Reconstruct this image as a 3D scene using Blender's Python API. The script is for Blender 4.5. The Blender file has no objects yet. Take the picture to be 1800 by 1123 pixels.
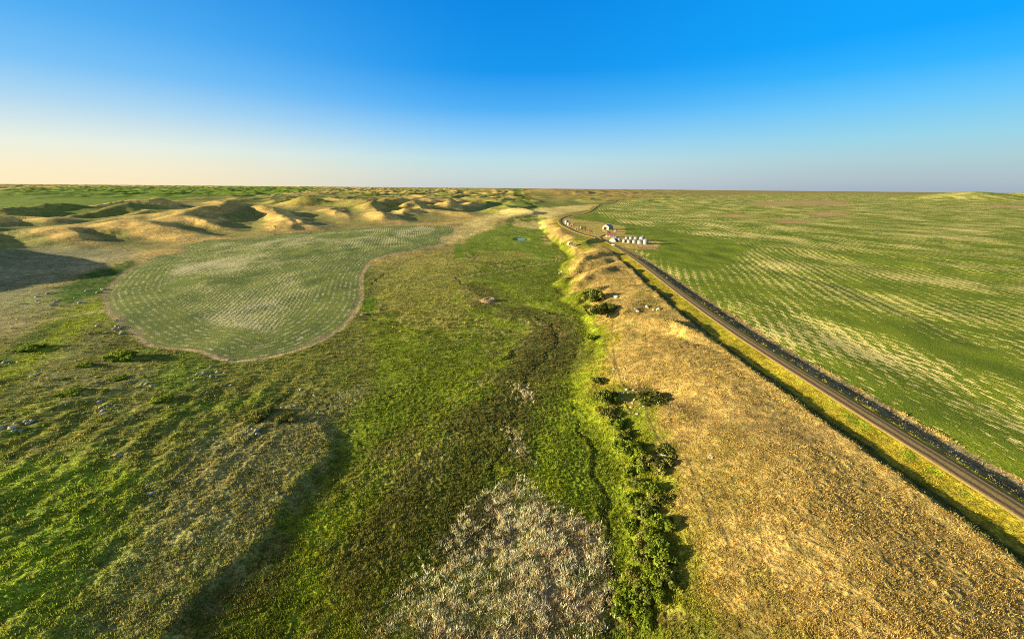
import bpy, math, random
import numpy as np
random.seed(7); rng = np.random.default_rng(7)
SC = bpy.context.scene
COL = SC.collection

# ------------------------------------------------------------------ camera
CAM_H = 60.0; PITCH = math.radians(17.0); ROLL = math.radians(0.5)
F_PX = 755.0; CX, CY = 900.0, 561.5
cam = bpy.data.objects.new('camera', bpy.data.cameras.new('camera')); COL.objects.link(cam)
from mathutils import Matrix, Vector
ROT = Matrix.Rotation(math.pi / 2 - PITCH, 3, 'X') @ Matrix.Rotation(ROLL, 3, 'Z')
cam.matrix_world = Matrix.Translation((0, 0, CAM_H)) @ ROT.to_4x4()
cam.data.sensor_width = 36; cam.data.lens = 36 * F_PX / 1800.0
cam.data.clip_start = 1; cam.data.clip_end = 90000
SC.camera = cam
RM = np.array(ROT)

def rays(px, py):
    px = np.asarray(px, float); py = np.asarray(py, float)
    v = np.stack([(px - CX) / F_PX, -(py - CY) / F_PX, -np.ones_like(px)], -1)
    return v @ RM.T

def plane(pts, z):
    """where the sight lines through these photo points meet the level z"""
    a = np.array(pts, float); d = rays(a[:, 0], a[:, 1])
    zz = np.full(len(a), z, float) if np.isscalar(z) else np.asarray(z, float)
    s = (zz - CAM_H) / d[:, 2]
    return np.stack([d[:, 0] * s, d[:, 1] * s], -1)

# ------------------------------------------------------------------ noise
def _hash(ix, iy, seed):
    h = (ix.astype(np.int64) * 374761393 + iy.astype(np.int64) * 668265263 + seed * 1442695041) & 0xFFFFFFFF
    h = ((h ^ (h >> 13)) * 1274126177) & 0xFFFFFFFF
    h = ((h ^ (h >> 16)) * 2246822519) & 0xFFFFFFFF
    return (h ^ (h >> 15)) & 0xFFFFFFFF

def vnoise(x, y, seed=0):
    x0 = np.floor(x); y0 = np.floor(y); fx = x - x0; fy = y - y0
    ux = fx * fx * fx * (fx * (fx * 6 - 15) + 10); uy = fy * fy * fy * (fy * (fy * 6 - 15) + 10)
    def g(i, j):
        a = _hash(x0 + i, y0 + j, seed) * (2 * math.pi / 4294967296.0)
        return np.cos(a) * (fx - i) + np.sin(a) * (fy - j)
    a = g(0, 0); b = g(1, 0); c = g(0, 1); d = g(1, 1)
    return 1.5 * ((a + (b - a) * ux) + ((c + (d - c) * ux) - (a + (b - a) * ux)) * uy)

def fbm(x, y, seed=0, o=3):
    r = 0; a = 1; t = 0
    for k in range(o):
        r = r + a * vnoise(x * 2 ** k, y * 2 ** k, seed + k * 17); t += a; a *= .5
    return r / t

def ss(a, b, x):
    t = np.clip((x - a) / (b - a), 0, 1); return t * t * (3 - 2 * t)

def polyline_dist(x, y, P, vals=None):
    """distance to a polyline, signed lateral side (+ right of travel), interpolated value"""
    best = np.full(x.shape, 1e18); side = np.zeros(x.shape); val = np.zeros(x.shape)
    for k in range(len(P) - 1):
        ax, ay = P[k]; bx, by = P[k + 1]; dx, dy = bx - ax, by - ay; L2 = dx * dx + dy * dy + 1e-9
        t = np.clip(((x - ax) * dx + (y - ay) * dy) / L2, 0, 1)
        ex = x - ax - t * dx; ey = y - ay - t * dy; d2 = ex * ex + ey * ey
        m = d2 < best; best = np.where(m, d2, best)
        side = np.where(m, np.sign(dy * (x - ax) - dx * (y - ay)), side)
        if vals is not None: val = np.where(m, vals[k] + (vals[k + 1] - vals[k]) * t, val)
    return np.sqrt(best), side, val

def poly_sd(x, y, P):
    """signed distance to polygon, positive inside"""
    best = np.full(x.shape, 1e18); ins = np.zeros(x.shape, bool); n = len(P)
    for k in range(n):
        ax, ay = P[k]; bx, by = P[(k + 1) % n]; dx, dy = bx - ax, by - ay; L2 = dx * dx + dy * dy + 1e-9
        t = np.clip(((x - ax) * dx + (y - ay) * dy) / L2, 0, 1)
        ex = x - ax - t * dx; ey = y - ay - t * dy; best = np.minimum(best, ex * ex + ey * ey)
        c = (ay > y) != (by > y)
        ins ^= c & (x < (bx - ax) * (y - ay) / (by - ay + 1e-12) + ax)
    return np.where(ins, 1, -1) * np.sqrt(best)

def smooth_line(P, n=6):
    P = np.array(P, float); out = []
    for k in range(len(P) - 1):
        p0 = P[max(k - 1, 0)]; p1 = P[k]; p2 = P[k + 1]; p3 = P[min(k + 2, len(P) - 1)]
        for i in range(n):
            t = i / n
            out.append(.5 * (2 * p1 + (p2 - p0) * t + (2 * p0 - 5 * p1 + 4 * p2 - p3) * t * t + (3 * p1 - p0 - 3 * p2 + p3) * t ** 3))
    out.append(P[-1]); return np.array(out)

# ------------------------------------------------------------------ the lie of the land
FLOOR = -12.0
toe = plane([(1088, 1123), (1080, 1000), (1070, 900), (1052, 800), (1010, 740), (985, 680), (998, 640), (1032, 590),
             (1022, 556), (985, 525), (972, 500), (985, 470), (1000, 452), (985, 436), (965, 420), (950, 405), (945, 392), (950, 380)], FLOOR)
crest = plane([(1385, 1123), (1330, 1000), (1285, 880), (1240, 770), (1190, 660), (1150, 570), (1115, 515), (1080, 470),
               (1055, 446), (1030, 428), (1000, 414), (985, 402), (978, 390), (985, 378)], 0)
brow = plane([(1640, 1123), (1560, 1000), (1480, 880), (1400, 770), (1290, 660), (1210, 570), (1150, 515), (1100, 470),
              (1062, 446), (1034, 428), (1002, 414), (985, 402), (978, 390), (985, 378)], 0)
for q in (toe, crest, brow): q[:] = q[np.argsort(q[:, 1])]
bank_left = plane([(320, 1160), (400, 1040), (470, 960), (540, 870), (590, 790), (605, 745), (645, 690), (640, 640),
                   (655, 560), (680, 500), (730, 460), (800, 430), (860, 400), (900, 380)], FLOOR + 1)
bank_left = bank_left[np.argsort(bank_left[:, 1])]
road_px = [(2140, 1125), (1960, 1008), (1800, 905), (1620, 792), (1460, 692), (1300, 590), (1200, 519), (1120, 458), (1084, 434.5), (1057, 421), (1028, 413),
           (1006, 405.5), (988, 395.7), (983, 388.5), (988, 382.6), (1001, 378.3), (1026, 375.3), (1043, 368), (1052, 361.5), (1060, 358),
           (1075, 356), (1101, 350)]
road_w = smooth_line(plane(road_px, 0), 6)

SPURS = []
def spur(w, *pts):
    z = [p[2] * .95 + .8 if p[2] > 0 else p[2] for p in pts]
    P = plane([(p[0], p[1]) for p in pts], z)
    SPURS.append((w, P, np.array(z, float)))
# main crest of the left hills and the noses that run down from it
spur(165, (-10, 432, -6), (40, 417, -1), (85, 405, 4), (118, 397, 7), (160, 392, 9), (200, 388, 10), (245, 385, 11), (311, 376, 13), (364, 367, 15), (400, 361, 17), (453, 357, 19), (507, 356.5, 19))
spur(70, (118, 398, 7), (135, 404, 5.5), (150, 412, 3), (158, 420, -1))
spur(85, (235, 390, 9), (285, 398, 5), (345, 404, 1), (410, 409, -3))
spur(45, (330, 380, 11), (365, 387, 7), (405, 396, 1))
spur(45, (385, 366, 15), (405, 374, 10), (422, 379, 5))
spur(75, (462, 361, 17), (490, 371, 12), (508, 382, 8), (518, 393, 3), (505, 405, -4))
spur(56, (505, 376, 10), (530, 385, 6), (548, 391, 0))
spur(130, (540, 353, 18), (590, 352, 19), (655, 357, 15), (720, 356, 14), (790, 355, 12))
spur(70, (650, 360, 14), (664, 369, 10), (676, 380, 4), (675, 388, -2))
spur(60, (690, 363, 12), (712, 369, 8), (732, 375, 1))
spur(60, (725, 360, 13), (752, 366, 8), (770, 373, 0))
spur(64, (775, 358, 12), (805, 364, 6), (830, 370, 0))
spur(60, (92, 381, 5), (130, 372, 9), (180, 367, 12), (235, 361, 15), (300, 357, 16))
spur(70, (10, 378, 6), (40, 367, 10), (80, 362, 13), (130, 361, 13))
spur(60, (165, 358, 13), (230, 352, 18), (300, 351, 18))
spur(60, (-60, 392, 6), (0, 382, 8), (60, 384, 5), (110, 390, 1))
# high ground beyond the left edge that shades the flat
for w, pts in ((130, [(-760, 240, 13), (-685, 330, 19), (-668, 410, 21), (-680, 470, 18), (-760, 560, 10)]), (85, [(-480, 190, 12), (-468, 255, 17), (-475, 320, 21), (-530, 380, 17)])):
    a = np.array(pts, float); SPURS.append((w, a[:, :2], a[:, 2]))
CUTS = []
def cut(depth, w, z, *pts): CUTS.append((depth, w, plane(pts, z)))
# gullies in the bank, rounded noses between them, swales in the crop
cut(1.2, 6, -4, (1046, 437), (1020, 444), (1000, 452), (985, 462))
cut(3.2, 5, -4, (1092, 463), (1060, 467), (1030, 473), (1000, 484), (980, 494))
cut(3.6, 3.6, -3, (1166, 509), (1130, 505), (1100, 503), (1060, 505), (1025, 513), (1000, 522))
cut(2.6, 6, -4, (1190, 552), (1140, 551), (1100, 555), (1060, 552), (1040, 552))
cut(2.2, 6, -4, (1230, 612), (1180, 600), (1120, 592), (1070, 596), (1040, 600))
cut(1.6, 6, -4, (1230, 720), (1180, 690), (1120, 665), (1070, 655), (1030, 660))
cut(-2.8, 4.5, -2, (1100, 570), (1140, 572), (1180, 580), (1215, 594))
cut(-3.2, 5, -3, (1000, 440), (1020, 433), (1048, 427))
cut(-3.2, 5, -3, (1005, 468), (1030, 459), (1060, 454), (1080, 452))
cut(-3.2, 5, -3, (1010, 494), (1040, 486), (1080, 480), (1110, 483))
cut(-2.8, 5, -2, (1040, 530), (1080, 520), (1130, 521), (1170, 526))
cut(1.3, 5, 0, (1460, 436), (1560, 449), (1650, 457), (1800, 473), (1900, 484))
cut(-1.2, 16, 0, (1300, 434), (1420, 440), (1560, 458), (1650, 468), (1800, 485))
cut(.9, 9, 0, (1260, 446), (1330, 464), (1380, 478), (1480, 500), (1560, 530), (1640, 565), (1720, 600))
cut(1.0, 12, 0, (1400, 560), (1500, 600), (1620, 650), (1800, 730))
HCUTS = []
def hollow(depth, w, z, *pts): HCUTS.append((depth * .6, w * .85, plane(pts, z)))
hollow(6, 26, 4, (152, 397), (166, 405), (200, 410), (240, 413), (285, 417))
hollow(7, 26, 3, (255, 390), (320, 395), (364, 398.5), (420, 404))
hollow(5, 20, 5, (348, 381), (382, 384.5), (405, 389))
hollow(9, 34, 5, (436, 368), (432, 378), (424, 388), (432, 399))
hollow(6, 24, 6, (458, 369), (490, 374), (525, 380), (560, 386))
hollow(6, 26, 1, (486, 387), (520, 395), (560, 399))
hollow(7, 36, 5, (585, 360), (605, 368), (625, 378), (640, 386))
hollow(7, 26, 5, (655, 362), (690, 367), (705, 371)); hollow(7, 26, 2, (668, 374), (700, 378), (735, 382))
hollow(5, 20, 5, (725, 366), (742, 371), (760, 378)); hollow(4, 18, 8, (270, 382), (320, 376), (370, 370)); hollow(4, 16, 10, (250, 380), (290, 374), (330, 369))
POND = plane([(916.5, 420.5)], FLOOR)[0]

def hbase(x, y):
    x = np.asarray(x, float); y = np.asarray(y, float); r = np.hypot(x, y)
    yy = np.clip(y, 30, 3000)
    xt = np.interp(yy, toe[:, 1], toe[:, 0]); xc = np.interp(yy, brow[:, 1], brow[:, 0]); xc = np.maximum(xc, xt + 18)
    t = (x - xt) / (xc - xt)
    bell = np.exp(-((t - .55) / .5) ** 2)
    near = ss(50, 190, y)
    gl = vnoise(y / 30 + .4, x / 260 + .2, 5) * near + .5 * vnoise(y / 13, x / 90, 6) * ss(30, 90, y)
    tq = np.clip(t + (.24 + .20 * ss(170, 230, y)) * gl * bell, 0, 1); bank = ss(0, .16, tq) * (1 - (1 - tq) ** 1.7)
    bank = np.where(t > 1.6, 1, np.where(t < -.6, 0, bank))
    dl = np.interp(yy, bank_left[:, 1], bank_left[:, 0]) - x
    dlw = dl + 5 * vnoise(y / 22, x / 60, 9)
    left = (1.4 - 1.15 * ss(95, 140, y)) * ss(0, 4.5 + 14 * ss(105, 170, y), dlw) + .036 * np.clip(dlw - 9, 0, 120) + .9 * fbm(x / 75, y / 75, 21, 3) * ss(5, 40, dl) + (.75 * fbm(x / 24, y / 34, 25, 2) + .48 * vnoise(x / 5.5, y / 11, 26) + .25 * vnoise(x / 2.6, y / 5, 27)) * ss(5, 30, dl) * (1 - ss(120, 175, y))
    valley = FLOOR + left + .35 * fbm(x / 28, y / 28, 31, 2) * ss(-40, 10, dl + 40)
    fl = ss(550, 1250, r)
    valley = valley * (1 - fl) + (-2.0 + 0 * x) * fl
    top = .8 * fbm(x / 90, y / 90, 41, 3) * (1 - ss(85, 110, x) * (1 - ss(120, 220, x)))
    top = top + 2.0 * fbm(x / 230, y / 150, 43, 2) * ss(135, 330, x) + 5.0 * fbm(x / 800, y / 700, 47, 2) * ss(400, 1600, r)
    h = valley * (1 - bank) + top * bank
    for dep, w, P in CUTS:
        m = (x > P[:, 0].min() - 3 * w) & (x < P[:, 0].max() + 3 * w) & (y > P[:, 1].min() - 3 * w) & (y < P[:, 1].max() + 3 * w)
        if not m.any(): continue
        xm = x[m]; ym = y[m]; d, _, _ = polyline_dist(xm + 2.5 * vnoise(xm / 16, ym / 16, 91), ym + 2.5 * vnoise(xm / 16, ym / 16, 92), P)
        h[m] -= dep * np.exp(-(d / w) ** 2) * ss(-.05, .3, t[m])
    # spurs
    base = h.copy()
    best = np.zeros_like(h)
    for w, P, z in SPURS:
        m = (x > P[:, 0].min() - 2 * w) & (x < P[:, 0].max() + 2 * w) & (y > P[:, 1].min() - 2 * w) & (y < P[:, 1].max() + 2 * w)
        if not m.any(): continue
        xm = x[m]; ym = y[m]
        wx = xm + 9 * vnoise(xm / 60, ym / 60, 51) + 4 * vnoise(xm / 24, ym / 24, 53); wy = ym + 9 * vnoise(xm / 60, ym / 60, 52) + 4 * vnoise(xm / 24, ym / 24, 54)
        d, _, v = polyline_dist(wx, wy, P, z)
        q = d / (w * (1 + .2 * vnoise(xm / 90, ym / 90, 55)))
        c = np.maximum(v - base[m], 0) * (.55 * np.clip(1 - q, 0, 1) ** 1.35 + .45 * (1 - ss(0, .9, q)))
        best[m] = np.maximum(best[m], c)
    h = h + best
    lift = best + 0
    for dep, w, P in HCUTS:
        m = (x > P[:, 0].min() - 3 * w) & (x < P[:, 0].max() + 3 * w) & (y > P[:, 1].min() - 3 * w) & (y < P[:, 1].max() + 3 * w)
        if not m.any(): continue
        xm = x[m]; ym = y[m]; d, _, _ = polyline_dist(xm + 8 * vnoise(xm / 50, ym / 50, 93), ym + 8 * vnoise(xm / 50, ym / 50, 94), P)
        h[m] -= np.minimum(dep, .6 * best[m]) * np.exp(-(d / w) ** 2)
    h = h + np.minimum(best / 6, 1) * 1.6 * fbm(x / 45, y / 70, 95, 2)
    # far rolling ground
    ang = np.arctan2(x, y)
    hilly = ss(-.02, -.12, ang - .12) * ss(800, 1300, r) + .55 * ss(1500, 2600, r) * ss(-.02, .06, ang - .1) * (1 - ss(.2, .5, ang))
    flat = ss(-.75, -.55, ang) * 1 + 0
    greenfar = np.exp(-((ang + .85) / .28) ** 2) * np.exp(-((r - 2300) / 900) ** 2)
    wx = x + 60 * vnoise(x / 300, y / 300, 61); wy = y + 60 * vnoise(x / 300, y / 300, 62)
    n = 1 - np.abs(vnoise(wx / 210, wy / 330, 63)) * 1.4
    n2 = 1 - np.abs(vnoise(wx / 95, wy / 150, 64)) * 1.4
    big = fbm(x / 1500, y / 1500, 65, 2)
    h = h + hilly * (1 - .9 * np.clip(greenfar * 1.3, 0, 1)) * (16 * n + 8 * n2 * n - 8 + 8 * big * ss(1500, 3500, r)) * (1 + .6 * ss(2500, 7000, r))
    h = h + ss(2500, 14000, r) * (16 + 14 * big) * (1 - .6 * ss(.25, .6, ang))
    # a few rises on the right skyline
    for hx, hy, hh, sx, sy in ((3230, 3150, 63, 360, 260), (4300, 3800, 58, 240, 240), (4900, 4000, 56, 240, 240), (420, 4600, 56, 420, 260), (900, 5600, 50, 500, 300), (-300, 5200, 54, 500, 250)):
        h = h + np.maximum(hh - h, 0) * np.exp(-((x - hx) / sx) ** 2 - ((y - hy) / sy) ** 2)
    # road bed, ditches
    m = (r < 1500) & (x > 60)
    if m.any():
        d, s, _ = polyline_dist(x[m], y[m], road_w)
        d = d * s; f = 1 - ss(330, 520, r[m]); wob = .9 * vnoise(x[m] / 14, y[m] / 14, 71) + .7 * vnoise(x[m] / 4, y[m] / 4, 72)
        dd = d + wob * (np.abs(d) > 4)
        prof = np.interp(dd, [-19, -15, -11.2, -8.5, -4.2, -3.2, 3.2, 4.5, 8.8, 13, 19], [0, .55, -.65, -.60, .1, .45, .45, .15, -.85, -.30, 0])
        k = 1 - ss(14, 24, np.abs(d)) * .9
        hm = h[m]
        lev = 0
        flat_f = (1 - ss(5, 26, np.abs(d))) * f
        h[m] = hm * (1 - flat_f) + lev * flat_f + prof * f
    dp = np.hypot((x - POND[0]) / 11, (y - POND[1]) / 17)
    h = h - 1.5 * (1 - ss(.7, 1.35, dp))
    return h

def at(px, py):
    """where the sight line through a photo point meets the land -> (x, y, z)"""
    px = np.atleast_1d(np.asarray(px, float)); py = np.atleast_1d(np.asarray(py, float))
    d = rays(px, py); S = 40 * 1.012 ** np.arange(520)
    X = d[:, None, 0] * S; Y = d[:, None, 1] * S; Z = CAM_H + d[:, None, 2] * S
    below = Z < hbase(X.ravel(), Y.ravel()).reshape(X.shape)
    k = np.where(below.any(1), below.argmax(1), len(S) - 1); k = np.maximum(k, 1)
    lo = S[k - 1].copy(); hi = S[k].copy()
    for _ in range(22):
        m = .5 * (lo + hi); b = (CAM_H + d[:, 2] * m) < hbase(d[:, 0] * m, d[:, 1] * m)
        hi = np.where(b, m, hi); lo = np.where(b, lo, m)
    return np.stack([d[:, 0] * hi, d[:, 1] * hi, CAM_H + d[:, 2] * hi], -1)

def wpoly(pts):
    a = np.array(pts, float); return at(a[:, 0], a[:, 1])[:, :2]

FIELD_L = wpoly([(186, 517), (205, 495), (235, 470), (275, 450), (325, 443), (318, 434), (355, 423), (420, 419), (500, 410), (600, 403), (700, 396), (760, 391),
                 (785, 393), (797, 402), (792, 411), (776, 416), (773, 424), (780, 428), (740, 437), (690, 446), (656, 455), (641, 470), (633, 490), (632, 520),
                 (622, 547), (600, 573), (565, 596), (520, 614), (470, 627), (420, 632), (385, 627), (350, 615), (310, 611), (272, 606), (246, 591), (220, 567), (196, 547)])
FIELD_L = smooth_line(np.vstack([FIELD_L, FIELD_L[:1]]), 4)[:-1]
# ------------------------------------------------------------------ plant cover, as patches on the ground
ZONES = []   # (polygon, colour, softness m, warp m, strength, roughness height)
def zone(col, soft, warp, k, amp, pts): ZONES.append((wpoly(pts), np.array(col), soft, warp, k, amp))
GREEN = (.125, .155, .013); LIME = (.17, .215, .012); TAN = (.34, .238, .073); OLIVE = (.155, .16, .032); BROWN = (.145, .120, .034)
zone((.30, .265, .065), 6, 9, .55, 1.0, [(650, 470), (700, 452), (760, 440), (800, 448), (845, 470), (808, 492), (850, 520), (830, 548), (790, 585), (740, 572), (690, 548), (650, 510)])
zone((.62, .48, .17), 14, 26, .85, .9, [(775, 428), (800, 405), (830, 388), (880, 372), (950, 366), (1000, 362), (1050, 359), (1044, 367), (1000, 374), (972, 382), (930, 377), (880, 385), (862, 392), (872, 403), (832, 413), (800, 427)])
zone((.54, .42, .15), 8, 16, .7, .8, [(900, 390), (975, 384), (960, 400), (930, 404), (905, 398)])
zone((.14, .20, .014), 5, 7, .8, .35, [(820, 420), (880, 396), (960, 400), (950, 420), (985, 445), (960, 460), (860, 455), (815, 440)])
zone((.12, .155, .014), 5, 5, .7, .4, [(812, 480), (985, 457), (972, 512), (900, 545), (862, 500)])
zone((.27, .25, .05), 5, 8, .7, .6, [(830, 440), (930, 442), (950, 455), (860, 460)])
zone((.115, .11, .024), 5, 8, .65, .55, [(870, 640), (930, 592), (970, 562), (1010, 580), (1008, 625), (980, 660), (930, 700), (880, 690)])
zone(BROWN, 5, 9, .6, .7, [(540, 1123), (590, 960), (640, 860), (700, 795), (760, 785), (770, 850), (740, 950), (700, 1060), (640, 1123)])
zone((.10, .085, .028), 3, 5, .55, .6, [(640, 790), (740, 720), (900, 690), (930, 720), (800, 780), (700, 850)])
zone((.26, .17, .06), 2, 3, .7, .5, [(958, 575), (985, 560), (985, 590), (965, 605)])
zone((.15, .20, .014), 4, 6, .8, .45, [(930, 720), (985, 690), (1050, 800), (1070, 900), (1000, 890), (950, 800)])
zone((.12, .165, .012), 4, 6, .8, .45, [(770, 850), (850, 830), (880, 850), (800, 930), (740, 1010), (720, 1000)])
zone((.24, .225, .06), 4, 7, .7, .7, [(660, 790), (760, 740), (810, 770), (790, 830), (700, 860), (640, 850)])
REED = [(620, 1150), (665, 1100), (720, 1045), (765, 985), (800, 930), (845, 885), (885, 862), (910, 845), (935, 868), (965, 892), (1005, 905), (1045, 940), (1072, 1000), (1080, 1055), (1050, 1085), (1010, 1120), (990, 1150)]
zone((.24, .195, .125), 3.5, 6, .9, .4, REED)
zone((.09, .12, .02), 2, 3, .9, .4, [(1000, 1010), (1040, 1000), (1050, 1030), (1010, 1040)])
REED_B = [(890, 755), (915, 775), (935, 815), (905, 800)]; REED_C = [(903, 672), (922, 680), (935, 703), (918, 705)]
zone((.34, .27, .15), 1.5, 2, .9, .6, REED_B); zone((.34, .24, .13), 1.5, 2, .9, .6, REED_C)
zone((.12, .19, .012), 1.5, 2, .9, .5, [(648, 520), (665, 528), (660, 546), (640, 552), (633, 537)])
zone((.13, .21, .012), 1.5, 2, .9, .4, [(798, 430), (812, 428), (815, 452), (802, 455)])
# left terrace
zone((.215, .195, .08), 8, 12, .75, .55, [(130, 1010), (230, 905), (330, 820), (450, 740), (560, 700), (650, 670), (640, 700), (600, 745), (580, 800), (500, 900), (420, 990), (340, 1080), (250, 1150), (130, 1150)])
zone((.25, .235, .125), 20, 14, .8, .4, [(-90, 425), (60, 432), (230, 438), (250, 455), (150, 478), (95, 510), (0, 590), (-100, 600)])
zone((.26, .21, .10), 10, 10, .6, .4, [(0, 540), (60, 560), (90, 580), (0, 610)])
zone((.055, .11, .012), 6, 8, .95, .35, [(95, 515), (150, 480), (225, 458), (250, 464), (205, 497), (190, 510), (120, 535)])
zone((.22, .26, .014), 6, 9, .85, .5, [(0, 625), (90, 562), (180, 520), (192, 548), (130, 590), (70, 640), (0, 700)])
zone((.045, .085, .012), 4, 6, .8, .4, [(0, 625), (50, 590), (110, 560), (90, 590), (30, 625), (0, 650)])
zone((.17, .235, .016), 8, 10, .75, .6, [(-60, 820), (150, 790), (260, 840), (200, 960), (120, 1123), (-60, 1123)])
zone((.13, .185, .014), 6, 8, .8, .4, [(260, 665), (330, 620), (380, 640), (330, 690), (270, 690)])
zone((.20, .20, .04), 6, 9, .6, .55, [(380, 640), (480, 632), (600, 580), (650, 560), (650, 620), (560, 690), (430, 700)])
zone((.15, .195, .014), 5, 7, .7, .45, [(600, 745), (660, 690), (660, 600), (720, 600), (850, 600), (870, 640), (780, 700), (690, 770), (620, 790)])
# farm ground and the ridge
YARD = wpoly([(984, 392), (1000, 384), (1035, 388), (1100, 398), (1100, 412), (1166, 427), (1150, 438), (1110, 437), (1082, 432), (1050, 418), (1010, 406), (990, 398)])
ZONES.append((YARD, np.array((.40, .31, .075)), 4, 6, .95, .3))
zone((.42, .25, .13), 2, 2, .8, .3, [(1120, 431), (1175, 434), (1170, 438), (1120, 436)])
zone((.27, .175, .075), 5, 6, .6, .3, [(962, 412), (1010, 411), (1015, 417), (960, 420)])
zone((.20, .22, .02), 4, 5, .8, .4, [(1015, 412), (1045, 424), (1050, 436), (1020, 440), (1005, 425)])
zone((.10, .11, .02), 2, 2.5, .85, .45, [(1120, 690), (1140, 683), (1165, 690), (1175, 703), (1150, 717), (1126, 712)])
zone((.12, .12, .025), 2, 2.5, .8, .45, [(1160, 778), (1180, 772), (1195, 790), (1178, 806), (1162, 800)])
zone((.24, .19, .04), 8, 10, .55, .45, [(1190, 800), (1290, 760), (1330, 850), (1260, 960), (1180, 990)])
zone((.13, .12, .03), 5, 6, .75, .5, [(1180, 1080), (1300, 1085), (1420, 1150), (1180, 1150)])
zone((.24, .19, .04), 5, 6, .6, .5, [(1195, 1000), (1330, 1070), (1420, 1123), (1300, 1090), (1190, 1060)])
# bare and thin places in the crop to the right, far green field to the left
zone((.44, .29, .12), 12, 14, .9, .2, [(1258, 378), (1300, 377), (1330, 381), (1285, 383)])
zone((.42, .26, .12), 14, 18, .75, .2, [(1335, 384), (1380, 385), (1440, 392), (1380, 393)])
zone((.42, .28, .12), 30, 40, .7, .2, [(1310, 355), (1480, 352), (1500, 362), (1340, 363)])
zone((.42, .27, .12), 20, 20, .85, .2, [(1420, 373), (1500, 371), (1480, 380), (1430, 382)])
zone((.45, .30, .13), 12, 10, .9, .2, [(1730, 361), (1810, 362), (1810, 366), (1740, 365)])
zone((.34, .24, .08), 60, 90, .4, .3, [(1060, 338), (1400, 338), (1560, 340), (1500, 345), (1250, 347), (1080, 345)])
PLAIN = plane([(985, 386), (1010, 378), (1046, 370), (1075, 384), (1100, 394), (1180, 404), (1262, 420), (1330, 436), (1280, 462), (1240, 480), (1170, 462), (1130, 440), (1090, 420)], 0)
FAR_GREEN = plane([(-200, 341), (0, 336), (120, 332), (300, 330), (500, 331), (560, 335), (500, 341), (330, 346), (270, 355), (150, 359), (0, 364), (-200, 372)], 4)
CROP = plane([(986, 391), (990, 384.5), (1004, 380), (1030, 377), (1048, 369), (1057, 362.5), (1080, 358), (1108, 351), (1160, 346.5), (1300, 343), (1450, 341.5), (1560, 341), (1700, 343.5), (2100, 348), (2600, 352), (2600, 1500), (1400, 1500), (1300, 700), (1100, 470), (1050, 425)], 0)
WEEDS = [smooth_line(wpoly(p), 4) for p in ([(311, 525), (304, 545), (340, 564), (380, 576), (428, 583), (468, 597), (500, 597)], [(262, 478), (252, 489), (263, 503), (276, 524)], [(623, 455), (591, 481), (572, 524), (553, 551), (524, 575), (495, 597)])]
CATTLE = [wpoly(p) for p in ([(1078, 560), (1075, 590), (1083, 640), (1092, 670), (1105, 690)], [(1062, 590), (1072, 625), (1088, 652)],
                             [(1130, 700), (1142, 740), (1160, 775)], [(1205, 800), (1222, 840), (1240, 880), (1250, 925)], [(1240, 885), (1262, 915), (1285, 960)])]
CREEK = [wpoly(p) for p in ([(802, 487), (850, 478), (890, 474), (930, 467), (960, 461), (990, 455)], [(803, 488), (815, 500), (835, 507), (850, 510)],
                            [(955, 545), (975, 552), (1000, 556)], [(888, 634), (905, 622), (918, 610)], [(1033, 592), (1018, 620), (1012, 632)], [(930, 556), (965, 566), (985, 598), (960, 630), (925, 668), (908, 720), (890, 780), (870, 830)], [(1012, 740), (1040, 790), (1055, 850), (1062, 910), (1075, 990), (1078, 1070), (1070, 1123)],
                            [(675, 480), (655, 500)])]
MARSH = wpoly([(840, 505), (880, 540), (930, 556), (965, 566), (985, 598), (960, 630), (925, 668), (905, 720), (860, 780), (800, 850), (760, 930)])
LANE = smooth_line(wpoly([(1057.5, 421), (1054, 417), (1059.5, 414), (1067, 411), (1069, 408.6), (1065, 406.5), (1059, 405)]), 5)
TRACK = smooth_line(wpoly([(0, 577), (60, 567), (120, 556), (190, 546)]), 4)

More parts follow.
